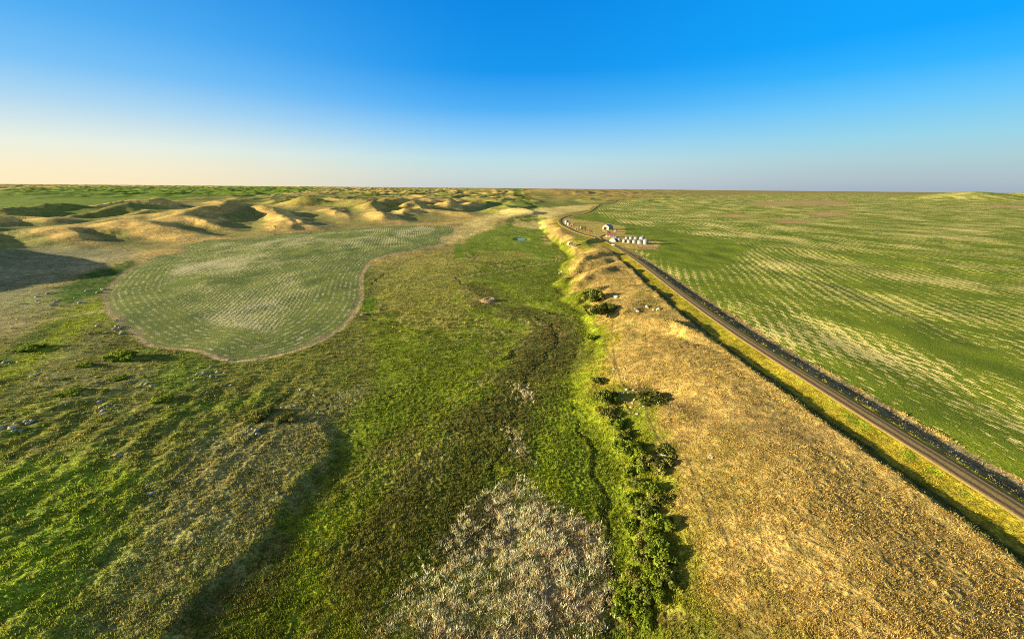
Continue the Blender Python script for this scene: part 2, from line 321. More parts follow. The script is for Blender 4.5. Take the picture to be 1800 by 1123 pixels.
def cover(x, y, h):
    """plant colour, roughness height, and class of the ground at points"""
    r = np.hypot(x, y); ang = np.arctan2(x, y); n = len(x)
    yy = np.clip(y, 30, 3000)
    xt = np.interp(yy, toe[:, 1], toe[:, 0]); xc = np.maximum(np.interp(yy, crest[:, 1], crest[:, 0]), xt + 18)
    t = (x - xt) / (xc - xt); dl = np.interp(yy, bank_left[:, 1], bank_left[:, 0]) - x
    n1 = fbm(x / 40, y / 40, 101, 3); n2 = fbm(x / 12, y / 12, 102, 3); n3 = fbm(x / 130, y / 130, 103, 3); n4 = fbm(x / 3.5, y / 3.5, 104, 2)
    c = np.empty((n, 3)); c[:] = GREEN
    amp = np.full(n, .38)
    def mix(col, m, a=None):
        nonlocal c, amp
        m = np.clip(m, 0, 1)
        c = c + (np.asarray(col) - c) * m[:, None]
        if a is not None: amp = amp + (a - amp) * m
    # valley floor
    mix((.115, .100, .026), ss(-.1, .35, n1 + .6 * n2) * .7, .5); mix((.065, .095, .012), ss(.12, .4, -n1 * .7 + n4 * .5 + .5 * n3) * .7, .45)
    mix((.225, .27, .015), ss(-.02, .38, n2 - .5 * n1 + .3 * n4) * .75)
    mix((.38, .32, .13), ss(.22, .55, n4 + .6 * n2 + .5 * n3) * .6, .6)
    n6 = fbm(x / 5.5, y / 5.5, 106, 2); vmid = ss(150, 240, y) * (1 - ss(620, 800, y)) * ss(.05, -.1, t) * ss(60, 20, dl)
    mix((.42, .36, .12), vmid * ss(.12, .42, n6 + .5 * n1) * .75, .9); mix((.10, .14, .012), vmid * ss(.1, .4, -n6 + .4 * n2) * .6, .5)
    farv = ss(480, 620, y) * (1 - ss(1500, 1900, r)) * ss(-1, -.2, -t) * ss(80, 20, dl); n7 = fbm(x / 16, y / 34, 107, 3)
    mix((.58, .46, .16), farv * ss(-.05, .3, n7 + .3 * n3) * .8, .8); mix((.13, .18, .014), farv * ss(.05, .35, -n7) * .6, .5)
    # left terrace
    lt = ss(0, 8, dl + 3 * n2)
    mix(OLIVE, lt * .85, .45)
    mix((.14, .19, .016), lt * ss(0, .45, n1 + .4 * n2) * .9, .45)
    mix((.23, .205, .10), lt * ss(.05, .5, -n1 + .7 * n4) * .5, .5)
    mix((.22, .20, .02), lt * ss(.3, .6, n2 * .8 + n3) * .5, .5)
    n5 = vnoise(x / 1.3, y / 1.3, 105) * (1 - ss(250, 500, r))
    mix((.36, .31, .12), lt * ss(.22, .5, n5 + .35 * n2 - .15) * .55 * (1 - ss(330, 450, r)), .75)
    # the bank and the ridge
    nearb = 1 - ss(520, 900, r)
    mix((.135, .160, .012), nearb * ss(-.28, -.05, t + .1 * n2) * (1 - ss(.5, .8, t)), .42)
    mix((.235, .195, .026), nearb * ss(.14, .42, t + .22 * n2 + .12 * n1) * (t < 3), .35)
    thk = (1 - ss(120, 150, y)) * ss(-.1, .05, t + .06 * n2) * (1 - ss(.55, .75, t + .15 * n2)); mix((.17, .22, .014), thk * .7); amp = amp + thk * .55 * np.clip(.5 + n2, 0, 1)
    rid = ss(.30, .62, t + .30 * n2 + .25 * n1 + .12 * ss(180, 260, y) - .22 * (1 - ss(110, 170, y)))
    mix(TAN, rid, .2)
    amp = amp + rid * (.08 + .24 * ss(-.1, .45, n2 + .7 * n1 + .5 * n4) + .22 * ss(60, 20, np.abs(x - 95 + 20)) * ss(-.5, .2, n1)) * (t < 4)
    mix((.44, .33, .10), rid * ss(.1, .6, n4 + .4 * n2) * .6); mix((.16, .13, .04), rid * ss(.28, .6, n4 - .5 * n2 + .3 * n1) * .55)
    mix((.235, .16, .06), rid * ss(.05, .55, -n1 + .4 * n2) * .6)
    mix((.22, .20, .035), rid * ss(.2, .6, n3 * .7 + n2) * .5)
    # hills: straw on the slopes, green in the hollows
    hills = ss(-40, 30, dl) * ss(380, 480, r + 40 * n3)
    ar = np.maximum(30, r * .03)
    hm = np.zeros(n)
    for ox, oy in ((1, 0), (-1, 0), (0, 1.4), (0, -1.4)): hm += .25 * HQ(x + ox * 60, y + oy * 60)
    hol = (hm - h)
    mix((.30, .24, .08), hills * .9, .4)
    mix((.52, .355, .11), hills * ss(-1.3, .8, -hol + .8 * n1), .35)
    mix((.20, .205, .05), hills * ss(1.0, 3.6, hol + 1.1 * n1) * .75, .4)
    far = ss(900, 1400, r) * (dl > -900)
    mix((.24, .225, .05), far * ss(-.1, .3, fbm(x / 420, y / 700, 111, 3)) * .85)
    mix((.15, .19, .03), far * ss(-.12, .18, fbm(x / 650, y / 1000, 113, 3)) * .85)
    mix((.15, .185, .03), ss(2500, 4000, r) * ss(.15, .35, ang) * ss(-.3, .3, fbm(x / 900, y / 1500, 115, 2)) * .75)
    # small patches
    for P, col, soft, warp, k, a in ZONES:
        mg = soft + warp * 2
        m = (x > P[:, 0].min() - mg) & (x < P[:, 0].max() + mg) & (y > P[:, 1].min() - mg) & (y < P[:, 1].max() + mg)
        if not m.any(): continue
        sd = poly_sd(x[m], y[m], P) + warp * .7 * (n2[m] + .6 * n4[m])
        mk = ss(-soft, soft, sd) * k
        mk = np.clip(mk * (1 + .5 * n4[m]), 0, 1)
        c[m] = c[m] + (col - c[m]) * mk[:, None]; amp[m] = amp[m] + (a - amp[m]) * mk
    # tracks and creek lines
    for P in CATTLE:
        d, _, _ = polyline_dist(x, y, P); mix((.12, .085, .04), (1 - ss(.15, .5, d + .25 * n2)) * .7, .1)
    for P in CREEK:
        d, _, _ = polyline_dist(x + 3 * vnoise(x / 9, y / 9, 121), y + 3 * vnoise(x / 9, y / 9, 122), P); mix((.035, .055, .012), (1 - ss(.3, 1.3, d + .6 * n2)) * .75, .3)
    d, _, _ = polyline_dist(x + 9 * vnoise(x / 20, y / 20, 123), y + 9 * vnoise(x / 20, y / 20, 124), MARSH); mix((.085, .085, .02), (1 - ss(4, 17, d + 6 * n2 + 3 * n4)) * .7, .5); mix((.22, .27, .014), (1 - ss(0, 6, np.abs(d - 21) + 4 * n2)) * .55, .5)
    d, s, _ = polyline_dist(x, y, CREEK[0]); mix((.33, .24, .12), (1 - ss(.8, 1.8, np.abs(d * s - 4))) * ss(60, 40, x) * .8)
    d, _, _ = polyline_dist(x, y, TRACK); mix((.33, .27, .15), (1 - ss(.8, 1.6, np.abs(d - 1.0))) * .7, .1)
    # verges of the road
    m = (r < 1600) & (x > 20)
    rd = np.full(n, 99.); d, s, _ = polyline_dist(x[m], y[m], road_w); rd[m] = d * s
    w = rd + 1.2 * n2 + .6 * n4
    verge = ss(-12.5, -10, w) * (1 - ss(4.4, 5.2, w))
    mix((.29, .235, .022), verge, .28)
    mix((.17, .22, .012), verge * ss(-.1, .35, n2 + .5 * n4) * ss(-6.5, -4.5, w) * (1 - ss(-3.8, -3.2, w)))
    mix((.075, .085, .02), ss(-15.5, -13.5, w) * (1 - ss(-11.5, -10, w)) * (1 - ss(330, 520, r)), .6)
    mix((.19, .155, .085), ss(4.2, 5, w) * (1 - ss(11, 12.5, w)) * (1 - ss(330, 520, r)), .3)
    # classes: 0 prairie 1 valley 2 ridge 3 crop right 4 crop left 5 far crop
    cls = np.zeros(n, int)
    cls[(t < .5) & (dl < 0) & (y < 1100)] = 1
    cls[(t >= .5) & (rd < 0) & (y < 1100)] = 2
    yard = poly_sd(x, y, YARD) + 7 * n1 + 3.5 * n2
    edge = xright(y) + 1.0 * n2
    crop = (poly_sd(x, y, CROP) > 0) & ((x > edge) | (r > 500)) & (yard < 0) & (x > 40)
    crop &= ~((rd > -14) & (rd < 12))
    cls[crop] = 3
    fl = np.full(n, -1e3); m = (x > -560) & (x < 40) & (y > 120) & (y < 800)
    fl[m] = poly_sd(x[m], y[m], FIELD_L)
    cls[fl > 0] = 4
    weed = np.zeros(n)
    inf = poly_sd(x, y, FAR_GREEN); cls[(inf > 0) & (best_hill(x, y))] = 5
    for P in WEEDS:
        m = fl > 0; d, _, _ = polyline_dist(x[m], y[m], P); q = (1 - ss(.4, 1.2, d + .7 * n4[m])) * ss(-.5, .1, n2[m] + n4[m]) * .8; c[m] += (np.array((.20, .23, .03)) - c[m]) * (q > 0)[:, None]; weed[m] = np.maximum(weed[m], q)
    # bare headland round the left field
    lw = ss(-150, -220, x); b = (1 - ss(0, 1.2, np.abs(fl + .8) - .5 - lw * 1.1 * np.clip(n1 + .3, 0, 1))) * (fl > -6)
    mix((.50, .37, .19), (1 - ss(0, 1.4, np.abs(fl + 1.0) - .9)) * .85 * (1 - lw), .1); mix((.30, .22, .13), b * .75 * lw, .1)
    # keep only a hint of the wild cover inside crops
    thin = np.zeros(n)
    for P, col, soft, warp, k, a in ZONES[-6:-1]:
        m = (np.abs(x - P[:, 0].mean()) < 600) & (np.abs(y - P[:, 1].mean()) < 900)
        if m.any(): thin[m] = np.maximum(thin[m], ss(-soft, soft, poly_sd(x[m], y[m], P) + warp * .7 * n2[m]))
    thin = np.maximum(thin, weed); pl = cls == 3; thin[pl] -= ss(-8, 8, poly_sd(x[pl], y[pl], PLAIN) + 16 * n1[pl] + 8 * n2[pl]) * .75; amp[cls >= 3] = .14
    return c, amp, cls, fl, rd, thin

def xright(y):
    i = np.argsort(road_w[:40, 1]); return np.interp(y, road_w[:40, 1][i], road_w[:40, 0][i]) + 12.5

def best_hill(x, y): return np.ones(len(x), bool)

# coarse copy of the land for looking up hollows quickly
_gx = np.arange(-3200, 3400, 14.0); _gy = np.arange(-200, 5200, 14.0)
_GH = hbase(*[a.ravel() for a in np.meshgrid(_gx, _gy)]).reshape(len(_gy), len(_gx))
def HQ(x, y):
    fx = np.clip((x - _gx[0]) / 14, 0, len(_gx) - 1.001); fy = np.clip((y - _gy[0]) / 14, 0, len(_gy) - 1.001)
    i = fx.astype(int); j = fy.astype(int); u = fx - i; v = fy - j
    return (_GH[j, i] * (1 - u) + _GH[j, i + 1] * u) * (1 - v) + (_GH[j + 1, i] * (1 - u) + _GH[j + 1, i + 1] * u) * v

def micro(x, y, amp, cell):
    """tussocks: rounded bumps at several sizes, none finer than the mesh can carry"""
    z = np.zeros_like(x)
    for lam, a, sd in ((.8, .42, 200), (1.3, .40, 201), (2.4, .30, 202), (5.2, .14, 203), (11.0, .16, 204)):
        f = 1 - ss(lam * .32, lam * .6, cell)
        m = f > 0
        if not m.any(): continue
        b = vnoise(x[m] / lam, y[m] / lam, sd)
        z[m] += f[m] * a * np.maximum(b + .15, 0) ** 1.3 * amp[m] * (1 if lam < 3 else .8)
    return z

# ------------------------------------------------------------------ node helpers
def new_mat(name):
    m = bpy.data.materials.new(name); m.use_nodes = True; nt = m.node_tree
    bs = nt.nodes['Principled BSDF']; bs.inputs['Specular IOR Level'].default_value = .15
    return m, nt, bs
class N:
    def __init__(s, nt): s.nt = nt
    def n(s, t, **k):
        q = s.nt.nodes.new(t)
        for a, b in k.items(): setattr(q, a, b)
        return q
    def lk(s, a, b): s.nt.links.new(a, b)
    def math(s, op, a, b=None, c=None, clamp=False):
        q = s.n('ShaderNodeMath', operation=op, use_clamp=clamp)
        for i, v in enumerate((a, b, c)):
            if v is None: continue
            if isinstance(v, (int, float)): q.inputs[i].default_value = v
            else: s.lk(v, q.inputs[i])
        return q.outputs[0]
    def noise(s, vec, scale, detail=2, rough=.5, out='Fac'):
        q = s.n('ShaderNodeTexNoise'); q.inputs['Scale'].default_value = scale; q.inputs['Detail'].default_value = detail
        q.inputs['Roughness'].default_value = rough; s.lk(vec, q.inputs['Vector']); return q.outputs[out]
    def remap(s, v, a, b, c=0., d=1., smooth=True):
        q = s.n('ShaderNodeMapRange', interpolation_type='SMOOTHSTEP' if smooth else 'LINEAR')
        s.lk(v, q.inputs[0])
        for i, k in enumerate((a, b, c, d)): q.inputs[i + 1].default_value = k
        return q.outputs[0]
    def mix(s, f, a, b, mode='MIX'):
        q = s.n('ShaderNodeMix', data_type='RGBA', blend_type=mode)
        for i, v in ((0, f), (6, a), (7, b)):
            if isinstance(v, (int, float)): q.inputs[i].default_value = v
            elif isinstance(v, tuple): q.inputs[i].default_value = (*v, 1)
            else: s.lk(v, q.inputs[i])
        return q.outputs[2]
    def mapping(s, vec, sc):
        q = s.n('ShaderNodeMapping'); q.inputs['Scale'].default_value = sc; s.lk(vec, q.inputs[0]); return q.outputs[0]

def mat_wild(name):
    m, nt, bs = new_mat(name); k = N(nt)
    pos = k.n('ShaderNodeNewGeometry').outputs['Position']; at_ = k.n('ShaderNodeAttribute', attribute_name='cover').outputs['Color']
    ln_ = k.n('ShaderNodeVectorMath', operation='LENGTH'); k.lk(pos, ln_.inputs[0]); nm = k.remap(ln_.outputs['Value'], 1000, 220, .22, 1)
    f1 = k.math('ADD', k.math('MULTIPLY', k.math('SUBTRACT', k.noise(pos, 2.4, 3, .65), .5), nm), .5)
    f2 = k.math('ADD', k.math('MULTIPLY', k.math('SUBTRACT', k.noise(pos, .33, 3, .6), .5), k.remap(ln_.outputs['Value'], 4000, 900, .35, 1)), .5); f3 = k.noise(pos, .07, 2, .5); f4 = k.noise(k.mapping(pos, (1, .55, 1)), .011, 3, .6)
    v = k.math('MULTIPLY', k.remap(f1, .28, .72, .45, 1.6), k.remap(f2, .28, .72, .62, 1.38))
    v = k.math('MULTIPLY', v, k.remap(f3, .3, .7, .82, 1.18)); v = k.math('MULTIPLY', v, k.remap(f4, .3, .7, .85, 1.15))
    c = k.mix(1, at_, v, 'MULTIPLY')
    hue = k.noise(pos, .55, 2, .6)
    c2 = k.mix(k.remap(hue, .52, .72, 0, .5), c, k.mix(1, c, (1.7, 1.25, .9), 'MULTIPLY'))
    c3 = k.mix(k.remap(hue, .48, .28, 0, .5), c2, k.mix(1, c2, (.62, .85, .7), 'MULTIPLY'))
    k.lk(c3, bs.inputs['Base Color']); bs.inputs['Roughness'].default_value = .95; bs.inputs['Specular IOR Level'].default_value = .05
    b = k.n('ShaderNodeBump'); b.inputs['Strength'].default_value = .8; b.inputs['Distance'].default_value = .40
    k.lk(k.math('ADD', f1, k.math('MULTIPLY', f2, 1.4)), b.inputs['Height']); k.lk(b.outputs[0], bs.inputs['Normal'])
    return m

def mat_crop(name, kind):
    m, nt, bs = new_mat(name); k = N(nt)
    pos = k.n('ShaderNodeNewGeometry').outputs['Position']
    sx = k.n('ShaderNodeSeparateXYZ'); k.lk(pos, sx.inputs[0]); X, Y = sx.outputs[0], sx.outputs[1]
    thin = k.n('ShaderNodeAttribute', attribute_name='thin').outputs['Fac']
    fd = k.n('ShaderNodeAttribute', attribute_name='edge').outputs['Fac']
    cov = k.n('ShaderNodeAttribute', attribute_name='cover').outputs['Color']
    w1 = k.noise(pos, .018, 2, .5); w2 = k.noise(pos, .006, 2, .5)
    tiers = ((4.6, 13.0, 0, 0, 220, 330), (5.4, 19.0, 200, 330, 560, 800), (8.0, 55.0, 560, 800, 1e6, 2e6)) if kind != 'left' else ((2.8, 8.0, 0, 0, 330, 420), (3.8, 14.0, 330, 420, 1e6, 2e6))
    xs = k.math('ADD', X, k.math('MULTIPLY', w1, 4.0)); ys = k.math('ADD', Y, k.math('MULTIPLY', w2, 12.0))
    ys = k.math('ADD', ys, k.math('MULTIPLY', X, .35))
    ln_ = k.n('ShaderNodeVectorMath', operation='LENGTH'); k.lk(pos, ln_.inputs[0]); R_ = ln_.outputs['Value']; lat = 0.0
    for px, py, a0, a1, b0, b1 in tiers:
        l_ = k.math('MULTIPLY', k.math('SINE', k.math('MULTIPLY', xs, 2 * math.pi / px)), k.math('SINE', k.math('MULTIPLY', ys, 2 * math.pi / py)))
        if a1 > 0: l_ = k.math('MULTIPLY', l_, k.remap(R_, a0, a1))
        if b0 < 1e5: l_ = k.math('MULTIPLY', l_, k.remap(R_, b1, b0))
        lat = k.math('ADD', lat, k.math('MULTIPLY', l_, .5 if (a1 == 0 or kind == 'left') else 1.0))
    nearm = k.remap(R_, 1200, 250, .35, 1)
    dash = k.noise(k.mapping(pos, (1 / .95, 1 / 4.2, .2)), 1, 2, .6)
    fine = k.math('ADD', k.math('MULTIPLY', k.math('SUBTRACT', k.noise(pos, 1.9, 3, .7), .5), nearm), .5)
    big = k.noise(k.mapping(pos, (.016, .009, .01)), 1, 3, .55)
    mid = k.noise(k.mapping(pos, (.06, .03, .03)), 1, 2, .5)
    a = k.math('ADD', k.math('MULTIPLY', lat, .95), k.math('MULTIPLY', k.math('SUBTRACT', dash, .5), 3.4))
    a = k.math('ADD', a, k.math('MULTIPLY', k.math('SUBTRACT', big, .5), 4.4)); a = k.math('ADD', a, k.math('MULTIPLY', k.math('SUBTRACT', mid, .5), 1.2))
    a = k.math('ADD', a, k.math('MULTIPLY', k.math('SUBTRACT', fine, .5), 1.6))
    st = k.remap(a, .15 if kind != 'left' else -.15, .95 if kind != 'left' else .85)
    st = k.math('MULTIPLY', st, k.remap(thin, -.8, 0))
    if kind == 'left':
        hd = k.math('SINE', k.math('ADD', k.math('MULTIPLY', fd, 2 * math.pi / 3.4), k.math('MULTIPLY', w1, 5.0)))
        hl = k.math('ADD', k.math('MULTIPLY', hd, .38), k.math('MULTIPLY', k.math('SUBTRACT', k.noise(pos, .22, 4, .65), .5), 4.6))
        st = k.math('ADD', k.math('MULTIPLY', st, k.remap(fd, 26, 34)), k.math('MULTIPLY', k.remap(hl, .0, 1.2, 0, .9), k.remap(fd, 34, 26)))
        green, straw = (.15, .195, .052), (.50, .44, .26)
    elif kind == 'far':
        st = k.math('MULTIPLY', st, .18); green, straw = (.13, .21, .016), (.30, .28, .06)
    else:
        green, straw = (.135, .19, .018), (.70, .57, .22)
    g = k.mix(k.remap(mid, .3, .7), tuple(q * .82 for q in green), (green[0] * 1.35, green[1] * 1.2, green[2]))
    g = k.mix(1, g, k.remap(fine, .25, .75, .6, 1.45), 'MULTIPLY')
    s_ = k.mix(1, straw, k.remap(fine, .25, .75, .7, 1.25), 'MULTIPLY')
    c = k.mix(k.math('MULTIPLY', st, .9), g, s_)
    c = k.mix(k.math('MULTIPLY', k.math('MAXIMUM', thin, 0.0), .85), c, k.mix(1, cov, k.remap(fine, .25, .75, .75, 1.2), 'MULTIPLY'))
    if kind == 'left':
        c = k.mix(k.math('MULTIPLY', k.remap(k.math('ADD', fd, k.math('MULTIPLY', k.math('SUBTRACT', k.noise(pos, .12, 3, .6), .5), 16.0)), 3.2, -1.5), .8), c, k.mix(1, (.30, .225, .14), k.remap(fine, .25, .75, .7, 1.25), 'MULTIPLY'))
    k.lk(c, bs.inputs['Base Color']); bs.inputs['Roughness'].default_value = .95; bs.inputs['Specular IOR Level'].default_value = .05
    b = k.n('ShaderNodeBump'); b.inputs['Strength'].default_value = 1; b.inputs['Distance'].default_value = .55
    k.lk(k.math('SUBTRACT', fine, k.math('MULTIPLY', st, .5)), b.inputs['Height']); k.lk(b.outputs[0], bs.inputs['Normal'])
    return m

def mat_plain(name, col, rough=.8, var=.25, scale=3.0, metal=0., bump=0., spec=.3):
    m, nt, bs = new_mat(name); k = N(nt)
    pos = k.n('ShaderNodeTexCoord').outputs['Object']
    f = k.noise(pos, scale, 4, .6)
    c = k.mix(1, col, k.remap(f, .25, .75, 1 - var, 1 + var), 'MULTIPLY')
    k.lk(c, bs.inputs['Base Color']); bs.inputs['Roughness'].default_value = rough; bs.inputs['Metallic'].default_value = metal; bs.inputs['Specular IOR Level'].default_value = spec
    if bump:
        b = k.n('ShaderNodeBump'); b.inputs['Distance'].default_value = bump; k.lk(f, b.inputs['Height']); k.lk(b.outputs[0], bs.inputs['Normal'])
    return m

def mat_leaf(name, attr='tint', trans=.35):
    m, nt, bs = new_mat(name); k = N(nt)
    c = k.n('ShaderNodeAttribute', attribute_name=attr).outputs['Color']
    k.lk(c, bs.inputs['Base Color']); bs.inputs['Roughness'].default_value = .8; bs.inputs['Specular IOR Level'].default_value = .12
    tr = k.n('ShaderNodeBsdfTranslucent'); k.lk(k.mix(1, c, (1.1, 1.15, .7), 'MULTIPLY'), tr.inputs[0])
    mx = k.n('ShaderNodeMixShader'); mx.inputs[0].default_value = trans
    k.lk(bs.outputs[0], mx.inputs[1]); k.lk(tr.outputs[0], mx.inputs[2]); k.lk(mx.outputs[0], nt.nodes['Material Output'].inputs[0])
    return m

# ------------------------------------------------------------------ object helpers
def np_mesh(name, V, Fq, attrs=None, smooth=True):
    """V (n,3); Fq (m,3|4)"""
    me = bpy.data.meshes.new(name); nv = len(V); nf, fs = Fq.shape
    me.vertices.add(nv); me.vertices.foreach_set('co', np.ascontiguousarray(V, np.float32).ravel())
    me.loops.add(nf * fs); me.loops.foreach_set('vertex_index', np.ascontiguousarray(Fq, np.int32).ravel())
    me.polygons.add(nf); me.polygons.foreach_set('loop_start', np.arange(0, nf * fs, fs, dtype=np.int32))
    me.polygons.foreach_set('use_smooth', np.full(nf, smooth))
    me.update(calc_edges=True)
    for an, (ty, data) in (attrs or {}).items():
        a = me.attributes.new(an, ty, 'POINT')
        if ty == 'FLOAT_COLOR':
            d = np.ones((nv, 4), np.float32); d[:, :3] = data; a.data.foreach_set('color', d.ravel())
        else: a.data.foreach_set('value', np.ascontiguousarray(data, np.float32))
    return me

def link(name, me, mat=None, parent=None):
    o = bpy.data.objects.new(name, me); COL.objects.link(o)
    if mat: me.materials.append(mat)
    if parent: o.parent = parent
    return o
def tag(o, label=None, cat=None, group=None, kind=None):
    if label: o['label'] = label
    if cat: o['category'] = cat
    if group: o['group'] = group
    if kind: o['kind'] = kind
    return o
def thing(name, label, cat, loc, rz=0, group=None):
    o = bpy.data.objects.new(name, None); COL.objects.link(o); o.location = loc; o.rotation_euler = (0, 0, rz); o.empty_display_size = .5
    return tag(o, label, cat, group)
def copy_tree(o, loc, rz, sc, label, parent=None):
    c = o.copy(); COL.objects.link(c); c.location = loc; c.rotation_euler = (0, 0, rz); c.scale = sc if not isinstance(sc, (int, float)) else (sc, sc, sc)
    c['label'] = label
    for ch in o.children:
        d = ch.copy(); COL.objects.link(d); d.parent = c
        for g in ch.children:
            e = g.copy(); COL.objects.link(e); e.parent = d
    return c

class MB:
    def __init__(s): s.v = []; s.f = []
    def add(s, V, Fs):
        b = len(s.v); s.v += [tuple(map(float, p)) for p in V]; s.f += [tuple(b + i for i in q) for q in Fs]; return s
    def box(s, c, d, rz=0):
        cx, cy, cz = c; a, b, h = d[0] / 2, d[1] / 2, d[2] / 2; C_, S_ = math.cos(rz), math.sin(rz)
        V = [(cx + x * C_ - y * S_, cy + x * S_ + y * C_, cz + z) for z in (-h, h) for x, y in ((-a, -b), (a, -b), (a, b), (-a, b))]
        return s.add(V, [(3, 2, 1, 0), (4, 5, 6, 7), (0, 1, 5, 4), (1, 2, 6, 5), (2, 3, 7, 6), (3, 0, 4, 7)])
    def tube(s, p, q, r0, r1=None, n=8):
        p = Vector(p); q = Vector(q); r1 = r0 if r1 is None else r1; d = (q - p).normalized()
        u = d.orthogonal().normalized(); w = d.cross(u); V = []
        for c, r in ((p, r0), (q, r1)):
            V += [c + (u * math.cos(2 * math.pi * i / n) + w * math.sin(2 * math.pi * i / n)) * r for i in range(n)]
        return s.add(V, [(i, (i + 1) % n, n + (i + 1) % n, n + i) for i in range(n)] + [tuple(range(n - 1, -1, -1)), tuple(range(n, 2 * n))])
    def lathe(s, prof, n=28, c=(0, 0, 0), cap=True):
        V = [(c[0] + r * math.cos(2 * math.pi * i / n), c[1] + r * math.sin(2 * math.pi * i / n), c[2] + z) for r, z in prof for i in range(n)]
        Fs = [(k * n + i, k * n + (i + 1) % n, (k + 1) * n + (i + 1) % n, (k + 1) * n + i) for k in range(len(prof) - 1) for i in range(n)]
        if cap: Fs += [tuple(range(n - 1, -1, -1)), tuple((len(prof) - 1) * n + i for i in range(n))]
        return s.add(V, Fs)
    def prism(s, poly, y0, y1):
        """outline in x,z pushed along y"""
        n = len(poly); V = [(x, y0, z) for x, z in poly] + [(x, y1, z) for x, z in poly]
        return s.add(V, [(i, (i + 1) % n, n + (i + 1) % n, n + i) for i in range(n)] + [tuple(range(n - 1, -1, -1)), tuple(range(n, 2 * n))])
    def mesh(s, name, smooth=False):
        me = bpy.data.meshes.new(name); me.from_pydata(s.v, [], s.f); me.update()
        if smooth: me.polygons.foreach_set('use_smooth', [True] * len(me.polygons))
        return me
    def part(s, name, mat, parent, smooth=False): return link(name, s.mesh(name, smooth), mat, parent)

# ------------------------------------------------------------------ build the ground
def build_ground():
    dphi_near = .0019
    phis = []; p = math.radians(74)
    while p > .0018:
        phis.append(p); p -= min(dphi_near, .0135 * p)
    R = 66 / np.tan(np.array(phis)); R = np.append(R, [45000, 60000])
    A = np.radians(65); step = .00215
    dense = np.arange(-A, A, step); coarse = np.radians(np.arange(68, 181, 3.0))
    th = np.concatenate([-coarse[::-1], dense, coarse[:-1]])
    nr, na = len(R), len(th)
    jit = np.zeros(nr)
    T, RR = np.meshgrid(th, R); x = (RR * np.sin(T)).ravel(); y = (RR * np.cos(T)).ravel()
    h = hbase(x, y)
    c, amp, cls, fl, rd, thin = cover(x, y, h)
    cell = np.gradient(R)[:, None] * np.ones((1, na)); cell = np.maximum(cell * .7, RR * step).ravel()
    cell[np.abs(T.ravel()) > A] = 50
    h = h + micro(x, y, amp * np.where(cls == 2, .95, 1.5), cell) * (np.abs(rd) > 3.4)
    # thick plants hide the far mesh steps: cut the creek lines into the floor
    m = (y < 600) & (x > -200) & (x < 120)
    for P in CREEK:
        d, _, _ = polyline_dist(x[m] + 3 * vnoise(x[m] / 9, y[m] / 9, 121), y[m] + 3 * vnoise(x[m] / 9, y[m] / 9, 122), P); h[m] -= .3 * (1 - ss(.3, 1.2, d))
    V = np.stack([x, y, h], -1)
    ii, jj = np.meshgrid(np.arange(nr - 1), np.arange(na), indexing='ij')
    j2 = (jj + 1) % na
    F = np.stack([ii * na + jj, ii * na + j2, (ii + 1) * na + j2, (ii + 1) * na + jj], -1).reshape(-1, 4)[:, ::-1]
    fc = cls[F[:, 0]]
    names = {0: ('prairie', mat_wild('prairie_cover')), 1: ('valley_meadow', mat_wild('meadow_cover')), 2: ('ridge', mat_wild('ridge_cover')),
             3: ('crop_field', mat_crop('crop_rows_wide', 'right')), 4: ('crop_field', mat_crop('crop_rows_small', 'left')), 5: ('crop_field', mat_crop('crop_rows_far', 'far'))}
    labs = {0: 'dry rolling prairie with straw hills reaching to the skyline', 1: 'green marshy meadow along the valley floor', 2: 'tan grass ridge between valley and dirt road',
            3: 'wide green crop field with cream dashes right of the road', 4: 'rounded green field below the straw hills left of the valley', 5: 'flat bright green field far left near the skyline'}
    for k, (nm, mt) in names.items():
        f = F[fc == k]
        if not len(f): continue
        u, inv = np.unique(f, return_inverse=True)
        at_ = {'cover': ('FLOAT_COLOR', c[u])}
        if k >= 3: at_['thin'] = ('FLOAT', thin[u]); at_['edge'] = ('FLOAT', fl[u])
        o = link(nm, np_mesh(nm, V[u], inv.reshape(-1, 4), at_), mt)
        tag(o, labs[k], None, None, 'structure')
    print('ground', len(V))
build_ground()

# road ribbon, lane and pond ------------------------------------------------
def mat_road():
    m, nt, bs = new_mat('gravel_road'); k = N(nt)
    pos = k.n('ShaderNodeNewGeometry').outputs['Position']; ac = k.n('ShaderNodeAttribute', attribute_name='across').outputs['Fac']
    fine = k.noise(pos, 2.2, 3, .7); lng = k.noise(pos, .12, 2, .5)
    t = k.math('ABSOLUTE', ac)
    wob = k.math('ADD', t, k.math('MULTIPLY', k.math('SUBTRACT', lng, .5), .35))
    tr = k.math('MULTIPLY', k.remap(wob, .16, .30), k.remap(wob, .66, .50))
    ed = k.remap(t, .74, .95)
    c = k.mix(tr, (.29, .20, .080), (.12, .082, .045)); c = k.mix(k.math('MULTIPLY', ed, k.remap(fine, .35, .6)), c, (.30, .22, .05))
    c = k.mix(1, c, k.remap(fine, .25, .75, .7, 1.3), 'MULTIPLY'); k.lk(c, bs.inputs['Base Color']); bs.inputs['Roughness'].default_value = .95
    b = k.n('ShaderNodeBump'); b.inputs['Distance'].default_value = .06; k.lk(fine, b.inputs['Height']); k.lk(b.outputs[0], bs.inputs['Normal'])
    return m
MROAD = mat_road()
